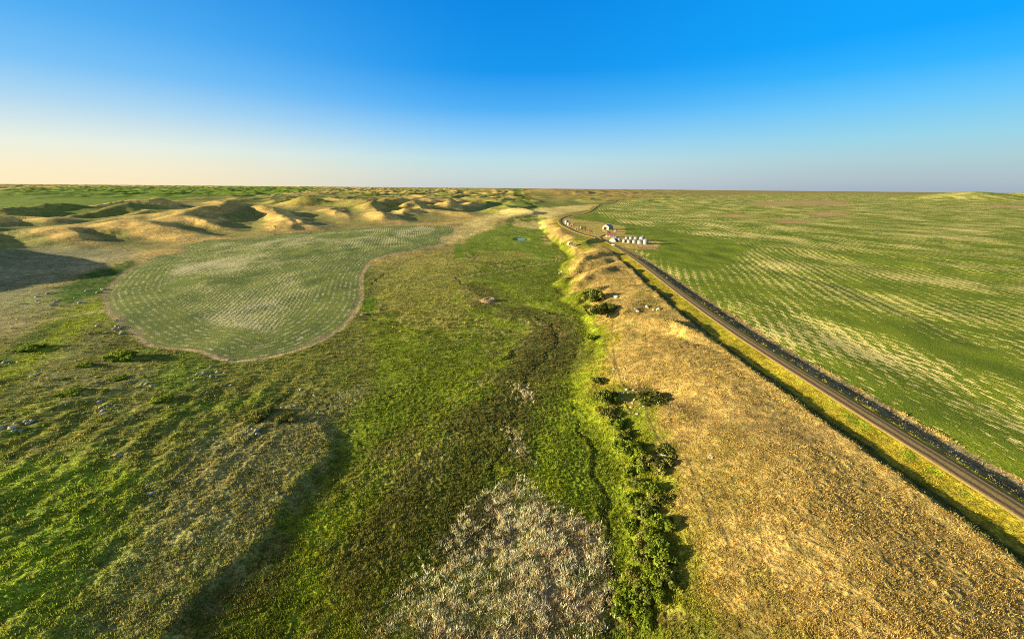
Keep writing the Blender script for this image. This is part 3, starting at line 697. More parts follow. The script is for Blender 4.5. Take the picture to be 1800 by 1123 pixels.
def ribbon(name, P, half, lift, mat, label, n=7):
    P = np.array(P)
    seg = [0]
    for a, b in zip(P[:-1], P[1:]): seg.append(seg[-1] + np.hypot(*(b - a)))
    s = np.arange(0, seg[-1], 3.0); C = np.stack([np.interp(s, seg, P[:, 0]), np.interp(s, seg, P[:, 1])], -1)
    T = np.gradient(C, axis=0); T /= np.linalg.norm(T, axis=1)[:, None] + 1e-9; Nn = np.stack([T[:, 1], -T[:, 0]], -1)
    u = np.array([-1.25, -1, -.66, -.33, 0, .33, .66, 1, 1.25]); off = np.array([-1.2, 0, 0, -.02, .02, -.02, 0, 0, -1.2])
    hc = hbase(C[:, 0], C[:, 1]); rr = np.hypot(C[:, 0], C[:, 1]); lf = lift + .5 * ss(350, 800, rr)
    X = C[:, None, 0] + Nn[:, None, 0] * u * half; Y = C[:, None, 1] + Nn[:, None, 1] * u * half; Z = (hc + lf)[:, None] + off
    V = np.stack([X, Y, Z], -1).reshape(-1, 3); k = len(u); i, j = np.meshgrid(np.arange(len(C) - 1), np.arange(k - 1), indexing='ij')
    F = np.stack([i * k + j, i * k + j + 1, (i + 1) * k + j + 1, (i + 1) * k + j], -1).reshape(-1, 4)
    ac = np.tile(np.clip(u, -1, 1), len(C))
    tag(link(name, np_mesh(name, V, F, {'across': ('FLOAT', ac)}), mat), label, None, None, 'structure')
ribbon('dirt_road', road_w, 2.9, .06, MROAD, 'straight dirt road with two wheel tracks curving past the farm')
ribbon('dirt_lane', LANE, 1.6, .12, MROAD, 'dirt lane looping from the road into the farmyard')
mw, ntw, bw = new_mat('pond_water'); bw.inputs['Base Color'].default_value = (.01, .03, .05, 1); bw.inputs['Roughness'].default_value = .03; bw.inputs['Specular IOR Level'].default_value = .6
a = np.linspace(0, 2 * np.pi, 40, endpoint=False); pr = 1 + .12 * np.sin(3 * a + 1) + .08 * np.sin(5 * a)
hz = float(hbase(np.array([POND[0]]), np.array([POND[1]]))[0])
pond = MB(); pond.add([(POND[0] + 6.5 * pr[i] * math.cos(a[i]), POND[1] + 13 * pr[i] * math.sin(a[i]), hz + .55) for i in range(40)], [tuple(range(40))])
tag(link('pond', pond.mesh('pond'), mw), 'small blue pond in the green valley floor', None, None, 'structure')
#OBJ-BEGIN
# ------------------------------------------------------------------ loose grass: one object per kind, nobody could count the blades
def tufts(name, label, x, y, col, hgt, wid, nb, lean=.5):
    n = len(x); z = hbase(x, y)
    a = rng.uniform(0, 2 * np.pi, (n, nb)); off = rng.uniform(.05, .6, (n, nb)) * wid[:, None] * 2.2
    bx = x[:, None] + off * np.cos(a); by = y[:, None] + off * np.sin(a)
    H = hgt[:, None] * rng.uniform(.55, 1.15, (n, nb)); Wd = wid[:, None] * rng.uniform(.7, 1.3, (n, nb)) * .5
    la = a + rng.normal(0, .6, (n, nb)); ln = H * lean * rng.uniform(.2, 1.0, (n, nb))
    fa = rng.uniform(0, np.pi, (n, nb)); ux = np.cos(fa) * Wd; uy = np.sin(fa) * Wd
    zb = np.repeat(z[:, None] - .05, nb, 1)
    V = np.empty((n, nb, 3, 3)); V[..., 0, 0] = bx - ux; V[..., 0, 1] = by - uy; V[..., 0, 2] = zb
    V[..., 1, 0] = bx + ux; V[..., 1, 1] = by + uy; V[..., 1, 2] = zb
    V[..., 2, 0] = bx + ln * np.cos(la); V[..., 2, 1] = by + ln * np.sin(la); V[..., 2, 2] = zb + H
    C = np.repeat((col[:, None, :] * rng.uniform(.75, 1.3, (n, nb, 1)))[:, :, None, :], 3, 2)
    me = np_mesh(name, V.reshape(-1, 3), np.arange(n * nb * 3).reshape(-1, 3), {'tint': ('FLOAT_COLOR', C.reshape(-1, 3))}, False)
    return tag(link(name, me, MLEAF), label, name.replace('_', ' '), None, 'stuff')
MLEAF = mat_leaf('grass_blades')
def scatter_grass():
    n = 230000
    ph = np.radians(7.5) + (np.radians(63) - np.radians(7.5)) * rng.random(n) ** .9; th = rng.uniform(-1.06, 1.06, n)
    r = 68 / np.tan(ph); x = r * np.sin(th); y = r * np.cos(th)
    h = hbase(x, y); c, amp, cls, fl, rd, thin = cover(x, y, h)
    cl = fbm(x / 5, y / 5, 301, 2) + .6 * fbm(x / 17, y / 17, 302, 2)
    keep = (np.abs(rd) > 3.6) & (cls < 3) & (fl < -2) & (rng.random(n) < np.clip(np.where(cls == 2, (amp - .22) * 1.5 + .22, .25 + amp * .7) + cl * .9, .04, 1)) & (np.hypot(x - POND[0], y - POND[1]) > 16)
    v = rng.uniform(.85, np.where(r < 160, 2.0, 1.5), n)[:, None]; hj = np.where(rng.random(n) < .22, 1, 0)[:, None]
    col = np.clip(c * v * (1 - hj) + hj * (c * .6 + np.array((.20, .15, .06))), .01, .8)
    hg = (.28 + .75 * amp) * rng.uniform(.6, 1.3, n); wd = np.clip(.12 + r * .0007, .14, .5)
    nearm = r < 130
    for nm, lab, k in (('dry_bunchgrass', 'tan dry bunchgrass tussocks covering the ridge beside the dirt road', 2), ('meadow_grass', 'tall green meadow grass and rushes on the valley floor', 1),
                       ('prairie_grass', 'mixed olive and straw prairie grass on the left terrace and verges', 0)):
        m = keep & (cls == k)
        tufts(nm, lab, x[m], y[m], col[m], hg[m] * (1.05, 1.1, .62)[k], wd[m] * (1, 1, 1.1)[k], (6, 6, 7)[k], (.5, .5, 1.1)[k])
    # the pale reed beds
    P = wpoly(REED); xs = []; ys = []
    for Q, q in ((P, 13000), (wpoly(REED_B), 500), (wpoly(REED_C), 380)):
        qx = rng.uniform(Q[:, 0].min() - 3, Q[:, 0].max() + 3, q * 2); qy = rng.uniform(Q[:, 1].min() - 3, Q[:, 1].max() + 3, q * 2)
        s_ = poly_sd(qx, qy, Q) + 2.2 * fbm(qx / 6, qy / 6, 303, 2); cl = fbm(qx / 3.2, qy / 3.2, 304, 2)
        m = (s_ > -3) & (rng.random(len(qx)) < np.clip((s_ + 3) / 10, 0, 1) ** .8 * np.clip(.45 + 1.3 * cl + .9 * fbm(qx / 8, qy / 8, 305, 2), .03, 1)); xs.append(qx[m]); ys.append(qy[m])
    x = np.concatenate(xs); y = np.concatenate(ys); n = len(x)
    col = np.where(rng.random((n, 1)) < .08, np.array((.20, .21, .05)), np.where(rng.random((n, 1)) < .2, np.array((.70, .48, .28)), np.array((.90, .75, .54)))) * rng.uniform(.75, 1.4, (n, 1)) + rng.normal(0, .02, (n, 3)) * np.array((1, .5, .2)); col = np.clip(col, .03, .9)
    tufts('reed_bed', 'pale dead reeds standing in a patch on the valley floor', x, y, col, rng.uniform(.45, 1.25, n), np.full(n, .15), 7, .75)
scatter_grass()

# ------------------------------------------------------------------ shrubs, boulders, far trees
def leaf_cloud(name, mat, parent, lobes, n, size, cols, seed):
    g = np.random.default_rng(seed); L = np.array(lobes); w = L[:, 3] * L[:, 4]; k = g.choice(len(L), n, p=w / w.sum())
    d = g.normal(size=(n, 3)); d /= np.linalg.norm(d, axis=1)[:, None]; d[:, 2] = np.where(d[:, 2] < -.35, -d[:, 2], d[:, 2])
    rad = g.uniform(.55, 1.06, n) ** .6
    P = L[k, :3] + d * rad[:, None] * np.stack([L[k, 3], L[k, 3], L[k, 4]], -1); P[:, 2] = np.maximum(P[:, 2], .05)
    nrm = d + g.normal(0, .55, (n, 3)); nrm /= np.linalg.norm(nrm, axis=1)[:, None]
    u = np.cross(nrm, g.normal(size=(n, 3))); u /= np.linalg.norm(u, axis=1)[:, None] + 1e-9; v = np.cross(nrm, u)
    s_ = size * g.uniform(.6, 1.4, (n, 1)); u = u * s_; v = v * s_ * .6
    V = np.stack([P - u, P - v * .8, P + u, P + v], 1).reshape(-1, 3)
    C = np.array(cols)[g.choice(len(cols), n)] * g.uniform(.7, 1.35, (n, 1)); C = C * (.75 + .5 * g.random(len(L)))[k][:, None]
    me = np_mesh(name, V, np.arange(n * 4).reshape(-1, 4), {'tint': ('FLOAT_COLOR', np.repeat(C, 4, 0))}, False)
    return link(name, me, mat, parent)
MCROWN = mat_leaf('shrub_leaves', trans=.25); MBARK = mat_plain('shrub_bark', (.07, .05, .035), .9)
def shrub_proto(seed, R, H, cols, n=1500, nl=9):
    g = random.Random(seed); root = thing('shrub', 'x', 'shrub', (0, 0, -500))
    lobes = [(0, 0, H * .5, R * .6, H * .52)]
    for i in range(nl + 3):
        a = i * 2.4 + g.uniform(-.7, .7); q = R * g.uniform(.35, 1.05); rr = R * g.uniform(.16, .42)
        lobes.append((q * math.cos(a), q * math.sin(a), H * g.uniform(.25, .55), rr, H * g.uniform(.28, .46)))
    leaf_cloud('crown', MCROWN, root, lobes, n, .26, cols, seed)
    st = MB()
    for i in range(7):
        a = g.uniform(0, 6.28); q = R * g.uniform(.3, .7)
        st.tube((.12 * math.cos(a), .12 * math.sin(a), -.3), (q * math.cos(a), q * math.sin(a), H * g.uniform(.5, .8)), .06, .02, 6)
    st.part('stem', MBARK, root); return root
GR1 = [(.16, .21, .016), (.20, .25, .020), (.12, .16, .015)]; GR2 = [(.13, .155, .02), (.10, .125, .018), (.17, .18, .03)]
OL = [(.20, .21, .035), (.16, .175, .028), (.23, .19, .05)]; LM = [(.24, .30, .018), (.18, .25, .016), (.28, .30, .03)]
PRO = {'green': [shrub_proto(11, 2.4, 1.9, GR1), shrub_proto(12, 2.4, 2.2, GR1)], 'dark': [shrub_proto(13, 2.4, 1.9, GR2), shrub_proto(14, 2.4, 2.1, GR2)],
       'olive': [shrub_proto(15, 2.4, 1.6, OL), shrub_proto(16, 2.4, 1.5, OL)], 'lime': [shrub_proto(17, 2.4, 1.2, LM)], 'flat': [shrub_proto(18, 2.4, .55, [(.15, .155, .028), (.12, .13, .022)], 1300, 12)]}
used = set()
def scale_at(p): 
    q = np.array([p[0], p[1], p[2] - CAM_H]); return F_PX / max(-(q @ RM)[2], 1)      # photo pixels per metre there
def put_shrub(px, py, wpx, kind, label, group, zs=1.0):
    p = at(px, py)[0]; k = wpx * (1.32 if group == TH else .95) / scale_at(p) / 4.8
    i = random.randrange(len(PRO[kind])); pr = PRO[kind][i]
    o = copy_tree(pr, tuple(p), random.uniform(0, 6.28), (k * random.uniform(.8, 1.25), k * random.uniform(.8, 1.25), k * zs * random.uniform(.8, 1.2)), label); o['group'] = group
    used.add(pr.name); return o
TH = 'shrubs along the foot of the ridge'
for a in [(1042, 530, 32, 'dark', 'small dark shrub just above the big brown-green shrub on the far bank'),
          (1056, 552, 46, 'olive', 'big brown-green shrub with twiggy top on the far part of the bank'),
          (1070, 546, 24, 'dark', 'dark shrub pressed against the right side of the big brown-green shrub'),
          (1043, 597, 18, 'green', 'tiny round shrub on the lime slope below the big brown-green shrub'),
          (1049, 672, 18, 'dark', 'little dark shrub at the top of the bank above the boulder cluster'),
          (1064, 708, 34, 'dark', 'dark spreading shrub left of the pale boulder cluster on the bank'),
          (1072, 734, 36, 'olive', 'brownish shrub below the dark spreading shrub on the bank'),
          (1100, 772, 24, 'dark', 'dark upright shrub at the head of the lower bank thicket'),
          (1111, 797, 36, 'green', 'round green shrub whose shadow falls on the tan ridge above the olive shrub'),
          (1146, 822, 42, 'olive', 'low olive shrub at the ridge edge between two shaded bays'),
          (1124, 856, 26, 'dark', 'dark shrub left of the bright green shrub in the lower thicket'),
          (1147, 866, 28, 'green', 'bright green shrub casting the topmost broad shadow on the ridge'),
          (1160, 884, 30, 'olive', 'grey-green shrub just below the bright green shrub at the ridge edge'),
          (1134, 912, 32, 'dark', 'dark gappy shrub on the valley side of the grey-green shrub'),
          (1163, 926, 34, 'green', 'yellow-green shrub at the ridge edge below the grey-green shrub'),
          (1136, 950, 32, 'olive', 'olive shrub on the inner side of the thicket beside the bright grass strip'),
          (1158, 960, 36, 'green', 'leafy shrub in front of the longest shadow on the ridge'),
          (1164, 988, 40, 'green', 'large full shrub throwing the biggest rounded shadow on the ridge'),
          (1136, 990, 30, 'olive', 'reddish-brown tinged shrub left of the large full shrub'),
          (1172, 1020, 38, 'dark', 'outermost dark shrub standing farthest onto the tan ridge'),
          (1148, 1022, 38, 'green', 'green shrub left of the outermost dark shrub'),
          (1118, 1022, 34, 'olive', 'olive shrub in the thicket nearest to the pale reed bed'),
          (1138, 1050, 38, 'dark', 'dark shrub in the thicket below the reddish-brown shrub'),
          (1115, 1062, 34, 'green', 'green shrub left of the black gap near the bottom of the thicket'),
          (1134, 1090, 38, 'green', 'light green shrub near the bottom edge of the thicket'),
          (1086, 752, 28, 'green', 'soft green shrub linking the brownish shrub to the head of the lower thicket'),
          (1094, 790, 26, 'green', 'pale green shrub on the valley side of the round green shrub'),
          (1126, 822, 30, 'green', 'green shrub filling the gap left of the low olive shrub'),
          (1108, 836, 26, 'green', 'grassy green shrub sunk in the bank above the dark shrub of the lower thicket'),
          (1112, 884, 28, 'green', 'lime-green shrub on the valley edge of the lower thicket'),
          (1142, 892, 26, 'dark', 'dark gap-filling shrub between the bright green and the grey-green shrub'),
          (1112, 932, 28, 'green', 'lime-green shrub beside the dark gappy shrub, facing the reed bed'),
          (1118, 972, 30, 'green', 'light shrub on the valley side of the olive thicket'),
          (1150, 940, 28, 'dark', 'dark shrub wedged behind the leafy shrub with the longest shadow'),
          (1100, 1042, 28, 'green', 'pale green shrub nearest the ditch line by the reed bed'),
          (1160, 1052, 30, 'green', 'green shrub on the ridge side low in the thicket'),
          (1096, 1080, 30, 'green', 'bright shrub at the lower left of the thicket'),
          (1110, 1106, 36, 'olive', 'lowest shrub of the thicket at the bottom edge of the view')]:
    put_shrub(*a, TH, 1.05)
put_shrub(1149, 703, 52, 'flat', 'round flat dark green shrub patch alone on the tan ridge', 'flat shrub patches on the ridge', 1)
put_shrub(1177, 792, 40, 'flat', 'fainter flat shrub patch on the ridge beside the shaded bays', 'flat shrub patches on the ridge', 1)
LS = 'low bushes on the left terrace'
for a in [(53, 613, 34, 'lime', 'long low bush topped by sun left of the curving dirt track', .8), (215, 630, 46, 'lime', 'largest low bush below the corner of the rounded field', .9),
          (149, 643, 24, 'lime', 'small bush left of the largest low bush on the terrace', .9), (209, 666, 22, 'lime', 'small olive bush below the largest low bush', .8),
          (111, 667, 14, 'lime', 'tiny bright bush alone on the upper left terrace', .9), (185, 687, 13, 'lime', 'tiny round bush catching the sun below the small olive bush', 1),
          (126, 691, 30, 'lime', 'elongated bright bush left of the tiny round bush', .8), (283, 704, 32, 'lime', 'bright bush with dark right side beside grey boulders', .9),
          (143, 900, 20, 'lime', 'lone yellow-green bush in the grey-green lower left slope', 1), (455, 732, 50, 'olive', 'broad olive bush on the terrace above the tufted slope', .7),
          (500, 738, 34, 'olive', 'second olive bush right of the broad olive bush', .7)]:
    put_shrub(*a[:5], LS, a[5])
# the shrub prototypes only served as patterns
for L_ in PRO.values():
    for o in L_:
        for ch in list(o.children): bpy.data.objects.remove(ch)
        bpy.data.objects.remove(o)

MROCK = mat_plain('lichen_rock', (.36, .33, .25), .9, .35, 2.2, 0, .08)
def rock_mesh(seed):
    bm = bmesh.new(); bmesh.ops.create_icosphere(bm, subdivisions=2, radius=1.0)
    for v in bm.verts:
        p = v.co; a = np.array([p.x * 1.3 + seed * 7]), np.array([p.y * 1.3 + p.z])
        k = 1 + .28 * float(vnoise(*a, seed)[0]) + .14 * float(vnoise(a[0] * 2.6, a[1] * 2.6, seed + 3)[0]); v.co = Vector((p.x * k * 1.2, p.y * k * .9, max(p.z * k * .62, -.25)))
    me = bpy.data.meshes.new('boulder'); bm.to_mesh(me); bm.free(); return me
import bmesh
ROCKS = [rock_mesh(k) for k in range(5)]
for me in ROCKS: me.materials.append(MROCK)
def rocks(px, py, wx, wy, n, size, label, group):
    g = random.Random(int(px * 7 + py))
    for i in range(n):
        p = at(px + g.gauss(0, wx * .5), py + g.gauss(0, wy * .5))[0]
        o = bpy.data.objects.new('boulder', ROCKS[g.randrange(5)]); COL.objects.link(o)
        k = size * g.uniform(.55, 1.35); o.location = (p[0], p[1], p[2] + k * .12); o.rotation_euler = (g.uniform(-.2, .2), g.uniform(-.2, .2), g.uniform(0, 6.28)); o.scale = (k, k * g.uniform(.8, 1.2), k * g.uniform(.8, 1.3))
        tag(o, label, 'boulder', group)
for a in [(372, 658, 34, 24, 16, .7, 'pale boulder in the scatter just below the dirt rim of the rounded field', 'boulders below the field rim'),
          (30, 747, 50, 16, 15, .75, 'pale boulder in the heap at the left edge of the terrace', 'boulders at the left edge'),
          (62, 657, 10, 6, 4, .6, 'pale boulder in the small clump above the left edge heap', 'boulders in the small upper clump'),
          (262, 675, 24, 8, 7, .6, 'pale boulder in the line above the bright bush with dark side', 'boulders in the line above the bright bush'),
          (192, 722, 32, 18, 11, .65, 'pale boulder scattered on the grey slope in the middle of the terrace', 'boulders on the grey slope'),
          (80, 529, 50, 9, 12, .9, 'whitish boulder in the band beside the shaded grey flat', 'boulders beside the shaded flat'),
          (205, 578, 30, 12, 10, .7, 'whitish boulder near the track along the field corner', 'boulders near the field corner'),
          (172, 511, 18, 5, 6, .9, 'pale boulder at the left tip of the rounded field', 'boulders at the field tip'),
          (12, 638, 14, 5, 5, .7, 'pale boulder on the far left slope beneath the lime grass', 'boulders on the far left slope'),
          (218, 798, 22, 7, 7, .55, 'grey boulder in the short row on the lower left slope', 'boulders in the short row'),
          (262, 858, 14, 18, 6, .5, 'pale boulder strung down the lower left slope', 'boulders strung down the slope'),
          (545, 690, 18, 7, 5, .55, 'pale boulder on the terrace brow above the tufted slope', 'boulders on the terrace brow'),
          (518, 715, 14, 5, 4, .55, 'white boulder above the broad olive bush', 'boulders above the olive bush'),
          (443, 757, 14, 8, 5, .5, 'pale boulder left of the broad olive bush', 'boulders left of the olive bush'),
          (1112, 706, 22, 22, 16, .55, 'pale boulder in the cluster between dark shrub and flat shrub patch', 'boulders in the bank cluster'),
          (1090, 656, 16, 8, 6, .5, 'small boulder on the cattle trail above the bank cluster', 'boulders on the cattle trail'),
          (1135, 544, 22, 5, 8, .9, 'lichen grey boulder in the outcrop right of the big brown-green shrub', 'boulders in the ridge outcrop'),
          (1085, 522, 26, 5, 8, .8, 'boulder along the top of the spur above the big shrub', 'boulders on the upper spur'),
          (985, 480, 6, 6, 5, 1.0, 'pale boulder at the foot of the yellow bank', 'boulders at the bank foot'),
          (1160, 800, 10, 8, 4, .5, 'pale boulder beside the fainter flat shrub patch', 'boulders beside the faint patch'),
          (1062, 692, 8, 3, 3, .4, 'white boulder above the dark spreading shrub', 'boulders above the dark shrub'),
          (1250, 800, 8, 8, 4, .4, 'brown boulder in the loose group on the open ridge', 'boulders on the open ridge')]:
    rocks(*a)

# far trees
MFAR = mat_leaf('tree_leaves', trans=.15)
def tree_proto(seed):
    root = thing('tree', 'x', 'tree', (0, 0, -500)); g = random.Random(seed)
    lobes = [(g.uniform(-1.6, 1.6), g.uniform(-1.6, 1.6), g.uniform(2.6, 6.2), g.uniform(1.2, 2.0), g.uniform(1.1, 1.8)) for _ in range(8)]
    leaf_cloud('crown', MFAR, root, lobes, 420, .5, [(.035, .055, .014), (.05, .07, .016)], seed)
    t = MB(); t.tube((0, 0, -.5), (.1, 0, 3.6), .25, .14)
    for i in range(4): t.tube((.1, 0, 2.2 + .4 * i), lobes[i][:3], .1, .04, 6)
    t.part('trunk', MBARK, root); return root
TP = [tree_proto(s_) for s_ in (31, 32, 33)]
for i, (px, py, hp, lab) in enumerate([(919, 351.4, 4.4, 'tallest dark tree standing in the far grassland beyond the cream reeds'), (923, 352, 2.6, 'shorter dark tree close right of the tallest far tree'),
        (927, 352.2, 1.6, 'little round tree right of the pair of far trees'), (904, 351.5, 2.4, 'dark bushy tree left of the tallest far tree beside a straw knoll'), (846, 356.2, 2.2, 'leftmost tree of the dark clump under the far left knoll'),
        (853, 356.4, 2.6, 'middle tree of the dark clump under the far left knoll'), (859, 356.8, 3.2, 'right end tree of the dark clump under the far left knoll'), (905, 341, 2.4, 'tiny dark tree high up near the skyline above the valley'),
        (756, 346.5, 3.0, 'dark tree in a hollow of the far hills left of the valley'), (552, 347.5, 3.0, 'dark tree in a hollow behind the straw hills'), (545, 345, 2.2, 'small dark tree just behind the tree in the hollow')]):
    p = at(px, py)[0]; k = hp / scale_at(p) / 7.6
    o = copy_tree(TP[i % 3], tuple(p), i * 1.3, k, lab); o['group'] = 'trees in the far grassland'
for o in TP:
    for ch in list(o.children): bpy.data.objects.remove(ch)
    bpy.data.objects.remove(o)

# ------------------------------------------------------------------ the farm
MGALV = mat_plain('galvanised_steel', (.28, .26, .215), .5, .12, 1.5, .25, 0, .5); MROOFG = mat_plain('roof_steel', (.30, .30, .30), .45, .12, 1.2, .35, 0, .5)
MRUST = mat_plain('rusty_steel', (.34, .13, .055), .85, .4, 1.5); MDARK = mat_plain('dark_opening', (.012, .012, .014), .9); MWHITE = mat_plain('white_paint', (.48, .46, .42), .6, .1)
MCREAM = mat_plain('cream_boards', (.36, .30, .20), .8, .18, 1.0); MRED = mat_plain('faded_red_roof', (.30, .12, .095), .7, .3, .8); MWOOD = mat_plain('weathered_boards', (.30, .20, .12), .9, .35, 1.2)
MGREYW = mat_plain('grey_boards', (.22, .19, .17), .9, .3, 1.0); MYEL = mat_plain('yellow_paint', (.58, .38, .06), .6, .2, 1.0); MREDP = mat_plain('red_paint', (.40, .045, .03), .5, .2)
MGLASS = mat_plain('dark_glass', (.02, .025, .03), .1, .05, 1, 0, 0, .6); MTYRE = mat_plain('tyre_rubber', (.02, .02, .02), .9); MPALE = mat_plain('pale_boards', (.44, .36, .27), .9, .25, 1.0)
MBLUE = mat_plain('blue_grey_roof', (.20, .26, .33), .5, .15, .7, .2, 0, .5); MPOLE = mat_plain('pole_wood', (.36, .29, .21), .9, .2)
def place(px, py, extra=0.):
    p = at(px, py)[0]; return (float(p[0]), float(p[1]), float(p[2]) + extra)
def bin_(px, py, dia, wallh, label, door=None, rust=False):
    p = place(px, py); dia *= 1.1; wallh *= .88; r = dia / 2; p = (p[0], p[1] + r, float(hbase(np.array([p[0]]), np.array([p[1] + r]))[0]) - .1)
    t = thing('grain_bin', label, 'grain bin', p, random.uniform(-.2, .2), 'grain bins in the farmyard')
    prof = [(r + .12, 0), (r + .12, .2)]; nk = 8
    for k in range(nk): prof += [(r, .22 + wallh * k / nk), (r, .22 + wallh * (k + .8) / nk), (r - .035, .22 + wallh * (k + .9) / nk)]
    MB().lathe(prof, 32).part('wall', MGALV, t, False)
    b = MB(); rh = r * .45; b.lathe([(r + .18, wallh + .16), (r + .16, wallh + .24), (.45, wallh + .24 + rh), (.45, wallh + .3 + rh)], 32)
    for k in range(16): a = k * math.pi / 8; b.tube((r * math.cos(a), r * math.sin(a), wallh + .27), (.45 * math.cos(a), .45 * math.sin(a), wallh + .3 + rh), .035, None, 4)
    rf = b.part('roof', MROOFG, t)
    MB().lathe([(.42, wallh + .3 + rh), (.42, wallh + .45 + rh), (.06, wallh + .6 + rh)], 14).part('roof_cap', MRUST if rust else MWHITE, rf)
    if rust: MB().box((-r * .55, -r * .45, wallh + .42), (1.1, 1.2, .5), .4).part('roof_hatch', MRUST, rf)
    if door:
        d = MB().box((0, -r - .06, 1.15), (1.15, .22, 1.9)).part('door', door, t)
        MB().box((.4, -r - .2, 1.2), (.08, .08, .3)).part('handle', MDARK, d)
    l = MB()
    for sx in (-.22, .22): l.tube((r * .94 + .15, sx, .3), (r * .94 + .15, sx, wallh + .3), .035, None, 5)
    for k in range(9): l.tube((r * .94 + .15, -.22, .5 + k * wallh / 9), (r * .94 + .15, .22, .5 + k * wallh / 9), .025, None, 5)
    l.part('ladder', MROOFG, t); return t
bin_(1102.6, 421.9, 4.4, 3.4, 'small grain bin half hidden behind the bin with the dark door')
bin_(1110.4, 422.4, 5.0, 3.8, 'back row grain bin behind the bin with the brown door')
bin_(1119.0, 423.0, 5.2, 4.0, 'back row grain bin behind the plain bin of the front row')
bin_(1130.0, 424.2, 6.2, 5.0, 'widest grain bin at the right end of the back row')
bin_(1089.4, 425.5, 4.4, 3.6, 'grain bin with rusty orange roof next to the arched shed', None, True)
bin_(1098.6, 426.5, 4.6, 3.2, 'front row grain bin with a dark door', MDARK)
bin_(1107.0, 427.4, 5.0, 3.3, 'front row grain bin with a brown door', MWOOD)
bin_(1116.6, 428.0, 5.2, 3.5, 'plain front row grain bin without a door third from the right end', None)
bin_(1126.0, 429.1, 5.4, 3.8, 'front row grain bin with a white door', MWHITE)
bin_(1136.1, 430.0, 5.4, 5.6, 'tall slim grain bin at the right end of the front row')
bin_(996.4, 393.6, 6.4, 6.0, 'big white grain bin alone by the road bend')
bin_(1000.3, 396.4, 5.2, 4.6, 'smaller grain bin leaning close in front of the big white bin')

def gable(name, label, cat, px, py, w, d, eave, ridge, rz, mw_, mr_, doors=(), over=.35, group=None):
    p = place(px, py, -.15); t = thing(name, label, cat, p, rz, group)
    MB().prism([(-w / 2, 0), (w / 2, 0), (w / 2, eave), (0, ridge), (-w / 2, eave)], 0, d).part('wall', mw_, t)
    sl = (ridge - eave) / (w / 2); e = over; th_ = .16
    for s_ in (-1, 1):
        x0, z0 = s_ * (w / 2 + e), eave - sl * e
        MB().prism([(x0, z0 + .05), (0, ridge + .05), (0, ridge + .05 + th_), (x0, z0 + .05 + th_)], -e, d + e).part('roof', mr_, t)
    for nm, x, z, dw, dh, m, side in doors:
        if side == 'f': MB().box((x, -.03, z + dh / 2), (dw, .14, dh)).part(nm, m, t)
        else: MB().box(((w / 2 + .03) * side, x, z + dh / 2), (.14, dw, dh)).part(nm, m, t)
    return t
gable('barn', 'large steel barn with a black open doorway and blue-grey roof', 'barn', 1064.4, 403.8, 11.0, 13, 4.6, 7.8, math.radians(-44), MCREAM, MBLUE,
      [('doorway', -.6, .1, 4.6, 4.0, MDARK, 'f'), ('door', 3.2, .1, 1.1, 2.2, MWHITE, 'f'), ('window', 6, 1.6, 1.4, 1.1, MGLASS, 1)])
gable('shed', 'long low shed with faded red roof behind the arched shed', 'shed', 1082.4, 416.8, 7.0, 12.5, 3.0, 5.2, math.radians(84), MPALE, MRED,
      [('doorway', 2.5, .1, 2.0, 2.2, MWOOD, -1), ('door', 8.0, .1, 1.1, 2.0, MWHITE, -1), ('window', 5.5, 1.2, 1.2, .9, MGLASS, -1)])
gable('shed', 'tiny white shed with rusty roof alone right of the barn', 'shed', 1081.4, 407.6, 2.6, 3.4, 2.0, 3.0, math.radians(-30), MWHITE, MRUST, [('doorway', .3, .1, .9, 1.7, MDARK, 'f')])
gable('shed', 'brown board shed with dark end beside the yellow trailer', 'shed', 1016.0, 403.8, 3.2, 4.6, 2.4, 3.6, math.radians(70), MWOOD, MGREYW, [('doorway', 2.0, .1, 1.4, 1.8, MDARK, -1)])
gable('shed', 'reddish weathered shed beside the two bins at the road bend', 'shed', 1007.4, 397.8, 3.6, 4.4, 2.8, 4.0, math.radians(60), MRUST, MGREYW, [('doorway', 2.0, .1, 1.4, 2.0, MDARK, -1)])
gable('shed', 'pale ruined shed with peaked roof in the valley below the road', 'shed', 1001.4, 431.0, 3.2, 3.4, 1.9, 3.6, math.radians(25), MPALE, MPALE, [('doorway', 0, .1, 1.0, 1.6, MDARK, 'f')], group='ruined sheds in the valley')
gable('shed', 'pinkish ruined shed with long shadow right of the peaked ruin', 'shed', 1011.5, 432.6, 3.6, 5.2, 2.0, 2.9, math.radians(80), MPALE, MGREYW, [('doorway', 1.6, .1, 1.2, 1.5, MWOOD, -1), ('window', 3.6, .8, .9, .7, MDARK, -1)], group='ruined sheds in the valley')
# arched shed
p = place(1076.2, 425.0, -.1); t = thing('arched_shed', 'round-roofed steel shed with pale end wall left of the bins', 'shed', p, math.radians(-42))
ar = [(4.3 * math.cos(a), 4.2 * math.sin(a)) for a in np.linspace(0, math.pi, 19)]
MB().prism(ar, 0, .16).part('end_wall', MCREAM, t)
ou = [(4.42 * math.cos(a), 4.32 * math.sin(a)) for a in np.linspace(0, math.pi, 19)]; b = MB(); n = len(ar)
V = [(x, y_, z) for y_ in (-.15, 11) for L_ in (ou, ar) for x, z in L_]
Fs = []
for i in range(n - 1): Fs += [(i, i + 1, 2 * n + i + 1, 2 * n + i), (n + i + 1, n + i, 3 * n + i, 3 * n + i + 1), (i + 1, i, n + i, n + i + 1), (2 * n + i, 2 * n + i + 1, 3 * n + i + 1, 3 * n + i)]
b.add(V, Fs)
for k in range(12):
    for i in range(n - 1): b.tube((ou[i][0] * 1.005, .2 + k * .93, ou[i][1] * 1.005), (ou[i + 1][0] * 1.005, .2 + k * .93, ou[i + 1][1] * 1.005), .05, None, 4)
b.part('roof', MBLUE, t); MB().prism(ar, 10.6, 10.8).part('end_wall', MCREAM, t)
